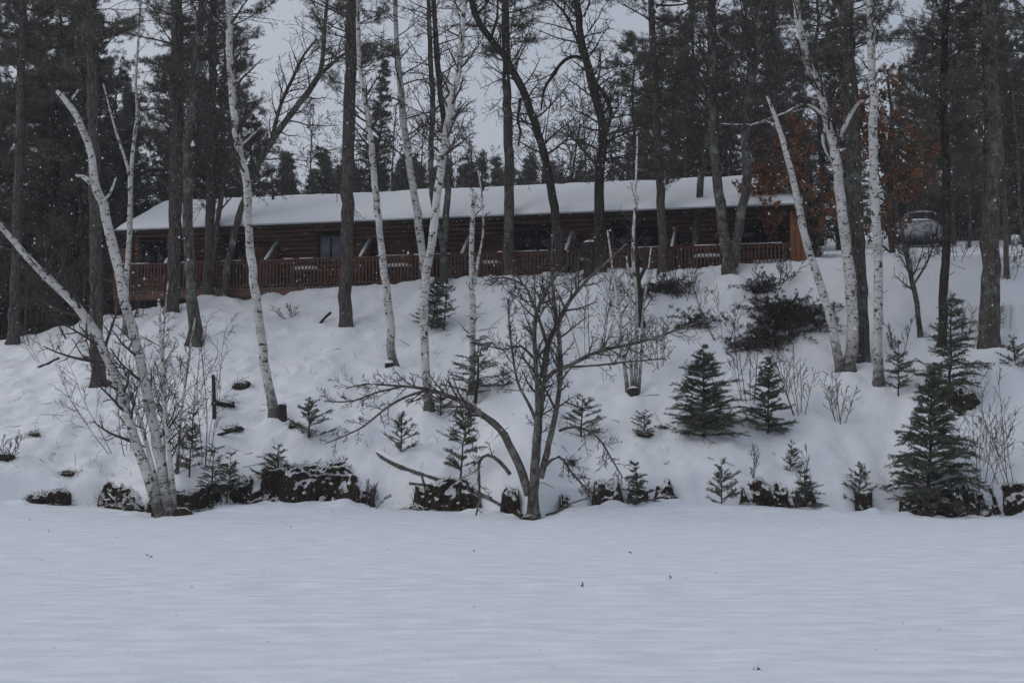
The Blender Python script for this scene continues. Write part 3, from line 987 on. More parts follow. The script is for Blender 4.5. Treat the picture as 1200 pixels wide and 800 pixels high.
bark_tree("young_birch", [
    [(553, 465, 9), (554, 420, 8), (554, 370, 7.5), (553, 330, 7), (553, 290, 6.5), (555, 230, 5)],
    [(556, 335, 5), (561, 300, 3), (566, 275, 2.6), (565, 230, 2), (560, 200, 1.4)],
], "broken-topped thin birch stem behind a sparse spruce", "tree", BIRCH, seed=8, twigs=[dict(n=7, L=(0.4, 1.1), t0=0.3, lv=[(4, 0.5)]), dict(n=7, L=(0.4, 1.2), t0=0.3)])
bark_tree("birch_sprouts", [
    [(736, 462, 5), (731, 420, 4.5), (726, 370, 4), (719, 320, 3), (712, 270, 2)],
    [(744, 460, 5), (746, 410, 4.5), (746, 350, 4), (742, 300, 4), (744, 240, 3), (747, 160, 2.2)],
    [(741, 461, 4), (739, 400, 3.5), (739, 350, 3), (734, 300, 2)],
    [(748, 460, 4), (752, 410, 3.5), (752, 380, 3), (758, 330, 2.4), (763, 290, 1.6)],
], "cluster of thin pale birch sprouts from one snow-capped stool", "tree", BIRCH, seed=9, twigs=dict(n=9, L=(0.5, 1.4), t0=0.3, lv=[(4, 0.5), (3, 0.5)]))
bark_tree("dead_snag", [
    [(752, 388, 10), (750, 355, 8.5), (747, 320, 7.5), (745, 290, 6), (741, 250, 4)],
    [(748, 330, 5), (757, 312, 4), (764, 300, 2)],
], "short dark snag with stubby limbs behind the pale sprouts", "tree", DARKB, seed=10, twigs=dict(n=9, L=(0.5, 1.3), t0=0.4, lv=[(4, 0.5)]))
bark_tree("paper_birch", [
    [(996, 438, 17), (999, 390, 16), (997, 330, 15), (991, 280, 14.5), (984, 220, 14), (979, 185, 13), (971, 150, 11), (960, 105, 10.5), (946, 70, 10), (938, 35, 9), (932, -5, 8)],
    [(986, 437, 13), (975, 380, 11.5), (962, 335, 11), (945, 285, 10), (935, 235, 9), (924, 190, 8), (913, 150, 6), (899, 113, 3)],
    [(984, 160, 6), (997, 135, 5), (1006, 121, 4), (1013, 118, 2.5)],
    [(970, 140, 5), (955, 127, 3.6), (940, 122, 2.6), (920, 132, 2.0), (890, 143, 1.4)],
    [(971, 140, 4), (964, 160, 4.2), (968, 178, 3), (976, 192, 2)],
    [(917, 150, 3), (898, 142, 2.4), (880, 146, 2.0), (845, 145, 1.0)],
], "double-stemmed white birch with crooked forks at big pine", "tree", BIRCH, H=[13.5, 0, 0, 0, 0, 0], seed=11, twigs=[dict(n=18, L=(0.7, 2.0), t0=0.5), dict(n=8, L=(0.5, 1.4), t0=0.6), None, dict(n=5, L=(0.4, 1.0), lv=[(3, 0.5)]), None, dict(n=5, L=(0.4, 1.0), lv=[(3, 0.5)])])
bark_tree("paper_birch", [
    [(1030, 456, 16), (1029, 420, 13.5), (1029, 360, 12.5), (1029, 300, 12), (1026, 250, 11.5), (1024, 190, 11.5), (1024, 130, 11), (1022, 80, 10.5), (1020, 30, 9.5), (1019, -20, 9)],
], "straight bright white birch with black lenticel bands", "tree", BIRCH, H=15.5, seed=12, twigs=dict(n=16, L=(0.6, 1.8), t0=0.6))
bark_tree("grey_birch", [[(812, 314, 9), (816, 270, 9), (821, 215, 8.5), (828, 160, 7), (829, 100, 6), (834, 40, 5), (838, -10, 4)]],
          "thin grey birch by the lodge railing beside the oak", "tree", GREYB, H=11, seed=13, twigs=dict(n=16, L=(0.7, 2.0), t0=0.35))
bark_tree("birch_sapling", [[(207, 560, 4), (211, 500, 3.5), (217, 450, 3), (224, 400, 2.4), (229, 372, 1.6)], [(193, 565, 4), (192, 500, 3.5), (194, 450, 3), (191, 400, 2.4), (197, 330, 1.6)]],
          "pair of thin pale saplings just behind the shore birch clump", "tree", BIRCH, base=on_ground(207, 555), seed=14, twigs=dict(n=10, L=(0.5, 1.3), t0=0.3, lv=[(5, 0.5), (3, 0.5)]))

# ------------------------------------------------------------------ pines and hardwoods on the slope
bark_tree("red_pine", [[(15, 404, 17), (18, 330, 14), (22, 200, 12), (26, 80, 11), (28, 0, 10)]], "dark pine trunk at the foot of the evergreen thicket", "tree", PINE, H=19, seed=20, crown=0, dead=14)
bark_tree("red_pine", [[(115, 456, 21), (113, 400, 18), (112, 300, 17), (110, 180, 16.5), (108, 80, 16), (107, 0, 15)]], "straight brown pine trunk behind the leaning birch clump", "tree", PINE, H=20, seed=21, crown=1, dead=16)
bark_tree("red_pine", [[(201, 369, 19), (204, 300, 18), (206, 200, 18), (207, 100, 17), (206, 0, 16)]], "tall straight pine before the lodge railing next to lichened maple", "tree", PINE, H=18, seed=22, crown=2, dead=16, low=[(5.6, 0.45)])
bark_tree("maple", [[(228, 408, 27), (228, 385, 20), (224, 345, 15), (221, 290, 14), (219, 235, 13.5), (221, 170, 12), (226, 110, 11), (232, 50, 9), (238, -10, 8)]],
          "lichen-spotted maple with flared foot on the slope", "tree", GREYB, H=12, seed=23, fl=1.3, twigs=dict(n=20, L=(0.8, 2.6), t0=0.35))
bark_tree("red_pine", [[(243, 345, 13), (245, 280, 12.5), (248, 180, 12), (249, 80, 11), (250, 0, 10)]], "narrow dark pine rising in front of the lodge deck", "tree", PINE, H=16, seed=24, crown=0, dead=18, crown_s=0.9, low=[(3.3, 0.42)])
bark_tree("leaning_poplar", [
    [(262, 342, 9), (268, 305, 9), (277, 265, 8.5), (287, 232, 8), (301, 196, 7.5), (322, 160, 8), (342, 132, 8), (360, 110, 7.5), (374, 88, 7)],
    [(374, 88, 6), (379, 60, 5), (381, 30, 4.5), (384, -10, 4)], [(374, 88, 5), (390, 74, 4.5), (405, 62, 3.5), (420, 48, 2)],
    [(318, 164, 5), (330, 120, 4.5), (344, 90, 4), (356, 65, 3), (372, 45, 2)],
], "dark poplar leaning across the lodge roof", "tree", GREYB, seed=25, twigs=[dict(n=12, t0=0.4, L=(1.2, 3.4), lv=[(8, 0.5), (5, 0.5)], rr=0.28, jit=0.2, up=0.0, ang=1.05, rmin=0.0075), dict(n=12, t0=0.1, L=(1.2, 3.4), lv=[(8, 0.5), (5, 0.5)], rr=0.28, jit=0.2, up=0.0, ang=1.05, rmin=0.0075), dict(n=8, L=(0.6, 1.6), t0=0.2), dict(n=14, L=(0.8, 2.4), t0=0.2)])
bark_tree("leaning_poplar", [[(244, 338, 7), (250, 295, 6.5), (257, 245, 6), (265, 205, 5), (272, 185, 4), (282, 150, 3), (292, 120, 2)]],
          "thin grey poplar stem leaning beside narrow dark pine", "tree", GREYB, seed=26, twigs=dict(n=12, L=(0.6, 1.8), t0=0.4))
bark_tree("red_pine", [[(405, 385, 20), (406, 330, 18.5), (407, 250, 18), (409, 150, 17), (411, 70, 16), (412, 0, 15)]], "straight reddish pine standing alone midway up the slope", "tree", PINE, H=18, seed=27, crown=1, dead=20, fl=1.1)
bark_tree("red_pine", [[(597, 324, 15), (597, 260, 14), (596, 180, 13), (594, 90, 11), (592, 0, 10)]], "straight dark pine with bare side branches by the lodge railing", "tree", PINEG, H=15.5, seed=28, crown=2, dead=34, crown_s=0.8)
bark_tree("leaning_ash", [
    [(661, 322, 13), (656, 295, 12), (651, 255, 11.5), (646, 220, 11), (638, 180, 10.5), (627, 145, 10.5), (612, 105, 10), (594, 70, 9), (572, 42, 8.5), (556, 15, 8), (550, -20, 7)],
    [(610, 115, 4), (607, 140, 3.5), (610, 155, 3), (607, 170, 1.6)], [(575, 45, 4), (583, 20, 3), (582, -10, 2)], [(556, 20, 4), (570, 5, 3), (580, -15, 2)],
], "dark ash trunk leaning behind the straight bare-branched pine", "tree", DARKB, H=[10.5, 0, 0, 0], seed=29, twigs=[dict(n=22, t0=0.35, L=(1.2, 3.4), lv=[(8, 0.5), (5, 0.5)], rr=0.28, jit=0.2, up=0.0, ang=1.05, rmin=0.0075), dict(n=6, L=(0.4, 1.0)), dict(n=6, L=(0.4, 1.4)), None])
bark_tree("crooked_maple", [
    [(703, 322, 16), (702, 270, 14), (702, 215, 13), (706, 175, 12.5), (706, 145, 12), (697, 110, 11.5), (689, 80, 11), (683, 55, 10), (678, 20, 9.5), (674, -10, 9)],
    [(706, 165, 5), (715, 138, 5), (713, 118, 5), (700, 100, 5), (692, 84, 4)],
    [(682, 68, 5), (668, 67, 4.5), (656, 77, 4.2), (645, 92, 4), (637, 107, 3), (634, 130, 2)],
    [(680, 55, 4), (665, 20, 3.5), (652, 5, 2.5), (640, -8, 2)], [(684, 20, 3), (690, 5, 2.5), (693, -15, 2)],
], "dark crooked maple with arching side limb beside the deck stump", "tree", DARKB, H=[11.5, 0, 0, 0, 0], seed=30, twigs=[dict(n=32, t0=0.3, L=(1.2, 3.4), lv=[(8, 0.5), (5, 0.5)], rr=0.28, jit=0.2, up=0.0, ang=1.05, rmin=0.0075), None, dict(n=8, L=(0.5, 1.8)), dict(n=10, L=(0.5, 1.8)), dict(n=5, L=(0.5, 1.2))])
bark_tree("white_pine", [[(777, 320, 13), (776, 270, 12), (772, 190, 11), (769, 120, 10), (765, 50, 9), (762, -10, 8)]], "slender dark pine by the deck right of crooked maple", "tree", PINE, H=15, seed=31, crown=0, dead=24, crown_s=0.95, low=[(2.9, 0.55)])
bark_tree("bur_oak", [
    [(856, 325, 22), (853, 300, 16), (847, 260, 14.5), (842, 225, 14), (838, 180, 13), (836, 120, 12), (835, 60, 11.5), (834, 0, 11)],
    [(859, 312, 14), (866, 270, 13), (871, 240, 12.5), (876, 205, 13), (874, 160, 12), (880, 100, 11), (888, 50, 9.5), (895, 0, 8.5)],
    [(884, 78, 5), (868, 60, 3), (845, 45, 2.4), (826, 20, 2)], [(888, 60, 4), (905, 40, 3.5), (880, 10, 3), (868, -5, 2)]
], "grey bur oak with two stems from one base at the railing", "tree", GREYB, H=[14, 13, 0, 0], seed=32, fl=1.1, twigs=[dict(n=26, L=(0.8, 3.0), t0=0.35), dict(n=26, L=(0.8, 3.0), t0=0.35), dict(n=6, L=(0.5, 1.4)), dict(n=6, L=(0.5, 1.4))])
bark_tree("red_pine", [[(1011, 428, 22), (1010, 380, 20), (1006, 310, 21), (1002, 230, 22), (999, 150, 22), (994, 80, 22), (990, 0, 21)], [(991, 20, 12), (981, 5, 9), (972, -12, 7)]], "massive dark pine trunk directly behind the double birch", "tree", PINEG, H=[19, 0], seed=33, crown=2, dead=10, fl=1.15)
bark_tree("red_pine", [[(1161, 411, 36), (1160, 390, 30), (1160, 340, 27), (1161, 270, 26), (1162, 190, 25), (1161, 110, 23), (1158, 50, 21), (1156, 0, 20)]], "thick furrowed pine trunk alone on the right-hand slope", "tree", PINEG, H=20, seed=34, crown=0, dead=16, fl=1.1)
bark_tree("black_spruce", [[(1104, 408, 12), (1106, 350, 11.5), (1109, 280, 11), (1109, 200, 11), (1106, 120, 10), (1107, 50, 9), (1108, -10, 8)]], "thin black-barked spruce trunk behind the big shore spruce", "tree", DARKB, H=14, seed=35, crown=1, dead=26, crown_s=0.8, low=[(4.2, 0.6)])
bark_tree("young_maple", [[(1079, 396, 6), (1074, 355, 6), (1066, 315, 5.5), (1058, 278, 4), (1050, 240, 3)], [(1070, 335, 3), (1090, 300, 2.4), (1100, 260, 1.6)]], "thin bent maple sapling uphill of the white birch", "tree", GREYB, seed=36, twigs=dict(n=10, L=(0.5, 1.5), t0=0.35))
bark_tree("dead_branchy_tree", [[(1180, 330, 7), (1179, 280, 6.5), (1176, 220, 6), (1172, 160, 5), (1168, 120, 4)], [(1176, 215, 4), (1150, 150, 3.4), (1130, 112, 3), (1105, 72, 2)], [(1148, 148, 3), (1140, 190, 3.4), (1126, 215, 3)]],
          "pale dead tree with snow-dusted limbs behind the thick pine", "tree", TWIGG, seed=37, twigs=dict(n=12, L=(0.6, 1.8), t0=0.3), twm=TWIGG)

# oaks that kept their brown leaves
for i, (st, lab) in enumerate((
    ([[(957, 318, 8), (955, 270, 7), (948, 225, 6), (942, 180, 5), (940, 140, 3)], [(951, 245, 4), (925, 240, 3), (900, 250, 2)], [(944, 200, 4), (915, 205, 3), (890, 235, 2)]], "small oak holding rusty dead leaves beside the lodge corner"),
    ([[(1046, 318, 8), (1045, 260, 7), (1040, 200, 6.5), (1045, 140, 5), (1040, 90, 3)], [(1043, 230, 4), (1070, 200, 3.5), (1090, 170, 2)], [(1041, 200, 4), (1015, 165, 3.5), (1005, 120, 2)]], "bushy oak full of rusty leaves behind the straight white birch"),
)):
    bark_tree("young_oak", st, lab, "tree", GREYB, base=on_ground(st[0][0][0], 302) + np.array([0, (1.5, 6.0)[i], 0.0]), seed=60 + i, twigs=dict(n=20, L=(0.7, 2.0), t0=0.15, ang=1.1, lv=[(6, 0.5), (4, 0.5)]), leaves=3, group="oaks that kept their leaves")

# ------------------------------------------------------------------ the alder at the water's edge
AB = on_ground(625, 607)
AT = dict(n=12, L=(0.5, 1.5), t0=0.25, ang=0.85, up=0.05, rr=0.5, lv=[(6, 0.55), (4, 0.5)], jit=0.14, rmin=0.0062)
bark_tree("speckled_alder", [
    [(626, 608, 17), (625, 585, 15), (627, 545, 12), (631, 500, 11), (634, 460, 10), (639, 425, 8.5), (643, 400, 7), (653, 380, 6), (668, 352, 5), (688, 328, 4), (708, 310, 3), (735, 285, 1.8)],
    [(633, 560, 9), (641, 530, 8), (650, 490, 6.5), (657, 440, 5.5), (655, 395, 5), (649, 350, 4), (647, 310, 2.6), (648, 270, 1.6)],
    [(627, 520, 7), (630, 470, 6), (628, 430, 5.5), (626, 395, 5), (628, 370, 4.6), (638, 345, 4), (650, 325, 3), (665, 310, 1.8)],
    [(641, 402, 5), (632, 375, 4), (622, 350, 3.6), (615, 335, 3), (590, 325, 2), (568, 330, 1.5)],
    [(620, 580, 12), (612, 555, 11), (602, 532, 10.5), (592, 510, 10), (578, 495, 9), (562, 484, 8), (545, 472, 6.5), (520, 462, 5), (495, 455, 4), (465, 452, 3), (430, 450, 2.2), (405, 455, 1.6)],
    [(500, 457, 4), (475, 465, 3.4), (450, 480, 3), (425, 500, 2.4), (400, 512, 1.8), (380, 520, 1.2)],
    [(470, 453, 3), (440, 460, 2.4), (412, 470, 2), (380, 470, 1.4)],
    [(634, 452, 6), (648, 436, 5.5), (668, 428, 5), (690, 416, 4.6), (715, 408, 4), (745, 402, 3.4), (775, 393, 2.8), (805, 382, 2.2), (835, 372, 1.4)],
    [(668, 430, 3), (700, 428, 2.6), (735, 424, 2.2), (780, 420, 1.6)],
    [(598, 556, 5), (585, 540, 4.6), (572, 533, 4.4), (562, 540, 4), (561, 560, 3.4), (562, 585, 2.8), (556, 609, 1.8)],
    [(632, 500, 5), (618, 470, 3.6), (606, 445, 3), (598, 395, 2.4), (595, 350, 1.8)],
    [(655, 505, 4), (675, 500, 3), (700, 512, 2.6), (718, 540, 2.2), (730, 560, 1.4)],
    [(640, 545, 4), (655, 535, 3.2), (672, 556, 2.8), (690, 575, 2), (700, 580, 1.4)],
    [(630, 425, 4), (610, 405, 3), (590, 410, 2.4), (565, 402, 1.6)],
], "bare multi-stemmed alder spreading low over the lake edge", "tree", ALDER, base=AB, seed=40,
    twigs=[dict(AT, n=22, t0=0.3), dict(AT, n=18), dict(AT, n=18), dict(AT, n=12), dict(AT, n=18, L=(0.5, 1.3), t0=0.35), dict(AT, n=8, L=(0.3, 0.8)), dict(AT, n=6, L=(0.3, 0.8)), dict(AT, n=16, L=(0.4, 1.2)), dict(AT, n=7, L=(0.3, 0.8)), dict(AT, n=6, L=(0.3, 0.9)), dict(AT, n=12), dict(AT, n=10, L=(0.3, 0.9)), dict(AT, n=9, L=(0.3, 0.8)), dict(AT, n=9, L=(0.3, 0.9))], twm=TWIG, fl=1.15, step=0.2)

# ------------------------------------------------------------------ evergreens behind the lodge and on the flanks
def behind(px, Y):
    X = (px - 600.0) / F * Y
    return np.array([X, Y, float(hill_z(X, Y))])


k_ = 0
for (px, Y, var, sc) in [(-30, 66, 0, .95), (20, 72, 1, 1.0), (60, 64, 1, .9), (75, 80, 0, 1.1), (130, 74, 0, .72), (205, 76, 1, .95), (255, 82, 0, .92), (290, 76, 1, .62),
                         (745, 78, 1, .84), (790, 72, 0, .66), (815, 86, 1, .95), (880, 74, 1, .78), (910, 84, 0, .95), (965, 76, 0, .86), (1092, 78, 1, .62), (1125, 88, 0, .8), (1165, 74, 1, .82), (1215, 80, 0, 1.0), (1250, 70, 1, .9)]:
    w_, n_ = WPINE[var]
    b = behind(px, Y)
    e = empty("white_pine", tuple(b), random.uniform(0, 6.28))
    e.scale = (sc, sc, sc)
    t_ = MB(); hh = 19.0 if var == 0 else 17.0
    P = np.array([[random.gauss(0, .12), random.gauss(0, .12), z] for z in np.linspace(-0.4, hh, 11)]); P[0][:2] = 0
    t_.tube(P, np.linspace(0.24, 0.03, 11), 7)
    t_.build("trunk", DARKB, e)
    c = link_mesh("crown", n_, e); link_mesh("branches", w_, c)
    side = "left" if px < 400 else "right"
    k_ = 0 if px < 130 else 1 if px < 400 else 2 if px < 966 else 3
    tag(e, ("shaggy dark pine in the woods behind the leaning birch clump", "shaggy dark pine behind the lodge roof uphill of the lichen-spotted maple", "shaggy dark pine behind the lodge roof uphill of the twin-stemmed oak", "shaggy dark pine in the woods behind the parked car and thick pine")[k_], "tree", ("pines behind the birch clump", "pines behind the maple", "pines behind the oak", "pines behind the car")[k_])
for (px, Y, var, h) in [(-60, 67, 0, 13), (0, 68, 1, 13), (45, 69, 0, 14), (85, 66, 1, 13), (110, 69, 0, 15), (150, 72, 1, 12), (185, 73, 0, 14), (235, 74, 1, 12.5), (425, 76, 0, 13.5), (810, 77, 0, 14.5), (850, 71, 1, 11.5), (925, 71, 0, 12), (985, 68, 1, 11), (1060, 82, 0, 9.5), (1140, 79, 1, 9), (1205, 68, 0, 11), (1270, 64, 1, 12)]:
    inside = 130 <= px <= 945
    place_conifer("balsam_fir", TALLFIR[var], behind(px, Y), h, "single dense fir above the lodge roof behind the lone reddish pine" if px == 425 else ("dense dark fir in the thicket behind the leaning birch clump", "dense dark fir behind the lodge roof uphill of the lichen-spotted maple", "dense dark fir behind the lodge roof uphill of the twin-stemmed oak", "dense dark fir in the woods around the parked car")[0 if px < 130 else 1 if px < 400 else 2 if px < 946 else 3], "tree", None if px == 425 else ("firs behind the birch clump", "firs behind the maple", "firs behind the oak", "firs around the car")[0 if px < 130 else 1 if px < 400 else 2 if px < 946 else 3])
rt_ = random.Random(5)
for i in range(56):
    px = 325 + i * 7.7 + rt_.uniform(-5, 5)
    Y = rt_.uniform(112, 146)
    top = 204 - 34 * rt_.random() ** 1.5 - (10 if 430 < px < 540 else 0)
    if px > 645: top += 14
    b = behind(px, Y)
    place_conifer("distant_spruce", FARFIR[i % 3], b, at(px, top, Y)[2] - b[2], "distant spruce in the treeline above the lodge roof", "tree", "treeline beyond the lodge roof", wid=rt_.uniform(1.0, 1.8))
for i, px in enumerate([-90, -40, 5, 50, 95, 140, 190, 240, 285, 760, 800, 850, 900, 950, 1000, 1050, 1100, 1150, 1200, 1250]):
    Y = 100 + (i * 29 % 17)
    b = behind(px, Y)
    place_conifer("distant_spruce", FARFIR[(i + 1) % 3], b, at(px, 70 + (i * 31 % 9) * 12, Y)[2] - b[2], ("distant spruce deep in the woods beyond the leaning birch clump and maple" if px < 400 else "distant spruce deep in the woods beyond the twin-stemmed oak and parked car"), "tree", ("spruces deep beyond the maple" if px < 400 else "spruces deep beyond the oak"), wid=1.1)

# bare saplings and brushy hardwoods among the evergreens
UNDER = []
for sd_, hh in ((71, 10.5), (72, 9.0)):
    rnd = random.Random(sd_)
    tk = MB(); cr = MB()
    P = limb(rnd, np.array([0, 0, -0.4]), np.array([rnd.gauss(0, .08), rnd.gauss(0, .08), 1.0]), hh, 14, 0.07, 0.05)
    R = np.linspace(0.10, 0.015, 15)
    tk.tube(P, R, 6)
    P2 = limb(rnd, P[5], np.array([0.5, 0.1, 0.9]), hh * 0.5, 9, 0.10, 0.05); R2 = np.linspace(0.05, 0.012, 10); tk.tube(P2, R2, 5)
    grow(cr, rnd, P, R, 30, (1.0, 3.2), 0.15, 0.98, 0.9, 0.05, 0.35, [(9, 0.55), (6, 0.5)], 0.17, 0.011)
    grow(cr, rnd, P2, R2, 14, (0.8, 2.2), 0.2, 0.98, 0.9, 0.05, 0.4, [(8, 0.55), (5, 0.5)], 0.17, 0.011)
    UNDER.append((tk.mesh("trunk", GREYB), cr.mesh("twigs", TWIG)))
for i, (px, Y, sc) in enumerate([(-20, 64, 1.0), (30, 65, .9), (62, 67, 1.05), (92, 64, .85), (118, 67, 1.0), (150, 73, 1.1), (185, 74, 1.0), (240, 73, 1.05), (292, 72, 1.0), (335, 74, .9), (362, 72, 1.05), (395, 74, 1.1), (450, 72, 1.0), (492, 74, 1.1), (540, 71, .95), (562, 74, 1.1), (628, 71, 1.05), (662, 72, 1.15), (690, 70, 1.0), (728, 71, 1.1), (762, 69, .9), (802, 68, 1.0), (852, 70, 1.1), (905, 67, .95), (938, 66, 1.0), (1048, 68, .9), (1072, 74, 1.0), (1122, 70, .95), (1140, 64, .7), (1185, 68, 1.0), (1205, 62, .8)]):
    e = empty("bare_sapling", tuple(behind(px, Y)), i * 1.9)
    e.scale = (sc, sc, sc)
    link_mesh("trunk", UNDER[i % 2][0], e); link_mesh("crown", UNDER[i % 2][1], e)
    k_ = 0 if px < 130 else 1 if px < 740 else 2
    tag(e, ("thin bare hardwood in the brush behind the leaning birch clump", "thin bare hardwood with fine twigs rising behind the lodge roof", "thin bare hardwood among dark evergreens around the rusty-leaved oaks")[k_], "tree", ("bare hardwoods behind the birch clump", "bare hardwoods behind the lodge", "bare hardwoods around the rusty oaks")[k_])

# ------------------------------------------------------------------ small spruces on the slope and at the shore
def spruce(px, py, top, var, lab, wid=1.0, name="young_spruce"):
    b = on_ground(px, py)
    h = at(px, top, b[1])[2] - b[2]
    place_conifer(name, var, b, h, lab, "tree", "young spruces on the bank", wid)


spruce(825, 512, 404, SPR_M[0], "full dark young spruce, the larger of the pair below the brush heap", 1.12)
spruce(899, 509, 416, SPR_M[1], "full young spruce with open tip, smaller of the pair below the brush heap", 1.05)
spruce(846, 590, 536, SPR_S[0], "olive knee-high spruce standing alone at the ice edge", 1.05)
spruce(944, 594, 550, SPR_S[2], "stubby spruce growing from the end of a mossy bank clump", 1.25)
spruce(926, 553, 515, SPR_S[0], "tiny spruce alone in open snow above the mossy clump", 1.0)
spruce(1007, 590, 541, SPR_S[1], "small spruce with bare tip at the ice edge near the big spruce", 1.1)
spruce(747, 590, 540, SPR_S[2], "dark bushy little spruce between two shoreline earth clumps", 1.15)
spruce(755, 510, 480, SPR_S[1], "tiny spruce tip poking from a snowy hummock", 1.5)
spruce(681, 512, 462, SPR_S[1], "small spruce half hidden by alder twigs", 1.35)
spruce(506, 386, 322, SPR_M[1], "dark young spruce behind the bright white birch", 1.2)
spruce(520, 388, 306, SPR_T[0], "thin young spruce close against the bright birch stem", .9)
spruce(556, 475, 392, SPR_T[0], "sparse spruce with flat tiers around the broken birch stem", 1.9)
spruce(540, 565, 452, SPR_T[1], "spindly spruce with bare lower stem above the fallen log", .75)
spruce(470, 530, 482, SPR_S[1], "small spruce under the arching alder branches", 1.1)
spruce(516, 488, 455, SPR_S[0], "low dark spruce at the foot of the bright birch", 1.6)
spruce(362, 514, 466, SPR_S[1], "small spruce leaning from a mound near the tall birch", 1.7)
spruce(1086, 603, 425, SPR_L[0], "big dark spruce reaching down to the ice", 1.12)
spruce(1112, 470, 345, SPR_L[1], "tall open spruce with long drooping arms behind the big shore spruce", 1.15)
spruce(1053, 466, 398, SPR_T[1], "thin spruce between white birch and big shore spruce", 1.0)
spruce(1190, 436, 392, SPR_S[0], "small spruce on a tuft below the thick pine", 1.1)
spruce(248, 594, 520, SPR_T[0], "spreading spruce with drooping tiers beside the shore birches", 1.35)
spruce(266, 590, 528, SPR_T[1], "dark small-topped spruce on the peat bank by the shore birches", 1.1)
spruce(222, 560, 480, SPR_T[1], "thin pine sapling among stems behind the shore birches", .8)
spruce(325, 565, 520, SPR_S[0], "stunted brown-green spruce atop the widest peat bank", 1.5)
spruce(590, 455, 425, SPR_S[0], "tiny spruce beside the sparse tiered spruce", 1.0)

# ------------------------------------------------------------------ bank of peat and roots along the ice
def blob(mb, c, rx, ry, rz, seed, nu=36, nv=20, amp=0.35):
    th = np.linspace(0, 2 * math.pi, nu, endpoint=False); ph = np.linspace(0.02, math.pi - 0.02, nv)
    T, Pm = np.meshgrid(th, ph)
    d = np.stack([np.sin(Pm) * np.cos(T), np.sin(Pm) * np.sin(T), np.cos(Pm)], -1)
    n = fbm(d[..., 0] * 2.1 + 7 + d[..., 2] * 1.3, d[..., 1] * 2.1 + d[..., 2] * 2.0 + 3, seed, 4)
    n2 = fbm(d[..., 0] * 7 + 9, d[..., 2] * 7 + d[..., 1] * 5 + 4, seed + 5, 3)
    r = 1 + amp * n + 0.16 * n2
    V = np.asarray(c) + d * r[..., None] * np.array([rx, ry, rz])
    V = V.reshape(-1, 3)
    i = np.arange(nv - 1)[:, None] * nu; j = np.arange(nu)[None, :]; j2 = (j + 1) % nu
    Q = np.stack([i + j, i + nu + j, i + nu + j2, i + j2], -1).reshape(-1, 4)
    mb.add(V, Q)


def clump(x0, x1, yt, yb, lab, seed, push=0.22, roots=26):
    rnd = random.Random(seed); rng = np.random.default_rng(seed)
    xm = (x0 + x1) / 2
    Yf = float(foot_y((xm - 600) / F * 42.5))
    Y = Yf + 0.15
    c = at(xm, yb, Y); top = at(xm, yt, Y)
    wid = (x1 - x0) / F * Y; hei = top[2] - c[2]
    g = float(lake_z(c[0], Y))
    base = np.array([c[0], Y, min(g, c[2])])
    e = empty("bank_clump", tuple(base))
    # a craggy face breaking out of the snow bank: it follows the bank and pushes out through it unevenly
    nu = max(30, int(wid / 0.03)); nv = 44
    smax = 0.35
    while smax < 2.2 and float(hill_z(base[0], base[1] - 0.15 + smax)) < base[2] + hei * 0.92: smax += 0.04
    U, V = np.meshgrid(np.linspace(-0.62, 0.62, nu), np.linspace(0, 1, nv))
    X = base[0] + U * wid
    fy = foot_y(X)
    topn = 1 + 0.35 * fbm(U * wid * 1.9 + seed, U * 0 + 2, seed, 3)
    endf = sm((0.62 - np.abs(U)) / 0.34)
    S = -0.12 + (smax + 0.22) * V * topn * (0.30 + 0.70 * endf)
    bell = np.sin(np.pi * np.clip(V, 0, 1)) ** 0.6
    n1 = fbm(U * wid * 2.2 + seed, S * 2.4, seed + 7, 4); n2 = fbm(U * wid * 9, S * 9, seed + 9, 3)
    out = (push + 0.52 * n1 + 0.16 * n2) * bell * (0.4 + 0.6 * endf) - 0.20 * (1 - endf) - 0.10 * (1 - bell)
    yy = fy + S - 0.85 * out - base[1]
    zz = np.maximum(hill_z(X, fy + S), lake_z(X, fy + S) - 0.15) + 0.45 * out - base[2] - 0.02
    xx = U * wid + 0.05 * fbm(U * wid * 5, S * 5, seed + 11, 2)
    i = np.arange(nv - 1)[:, None] * nu + np.arange(nu - 1)[None, :]
    mb = MB(); mb.add(np.stack([xx, yy, zz], -1).reshape(-1, 3), np.stack([i, i + 1, i + nu + 1, i + nu], -1).reshape(-1, 4))
    mb.build("peat", PEAT, e)
    # fibrous fringe of roots, sedge and moss hanging over the face
    rt = MB(); gr = MB(); pos = []; dr = []
    for k in range(int(roots * max(0.6, wid))):
        ui = rnd.randrange(2, nu - 2); vi = rnd.randrange(6, 36)
        p = np.array([xx[vi, ui], yy[vi, ui], zz[vi, ui]])
        P = limb(rnd, p, np.array([rnd.gauss(0, .6), -rnd.random() * .5 - .1, rnd.uniform(-1.0, .5)]), rnd.uniform(.10, .45), 4, .28, -0.25)
        P[:, 2] = np.maximum(P[:, 2], 0.0)
        rt.tube(P, np.linspace(rnd.uniform(.005, .013), .004, 5), 3, cap=False)
    for k in range(int(520 * wid)):
        ui = rnd.randrange(1, nu - 1); vi = rnd.randrange(4, 40)
        pos.append((xx[vi, ui], yy[vi, ui] - 0.01, zz[vi, ui])); dr.append(unit(np.array([rnd.gauss(0, .35), -.55, rnd.uniform(-.9, .25)])))
    needles(gr, pos, dr, 2, 0.15, 0.014, 0.5, rng)
    o = rt.build("roots", TWIG, e); tag(o, kind="stuff")
    o = gr.build("sedge_fringe", FRINGE, e, smooth=False); tag(o, kind="stuff")
    return tag(e, lab, "earth bank", "peat clumps along the ice")


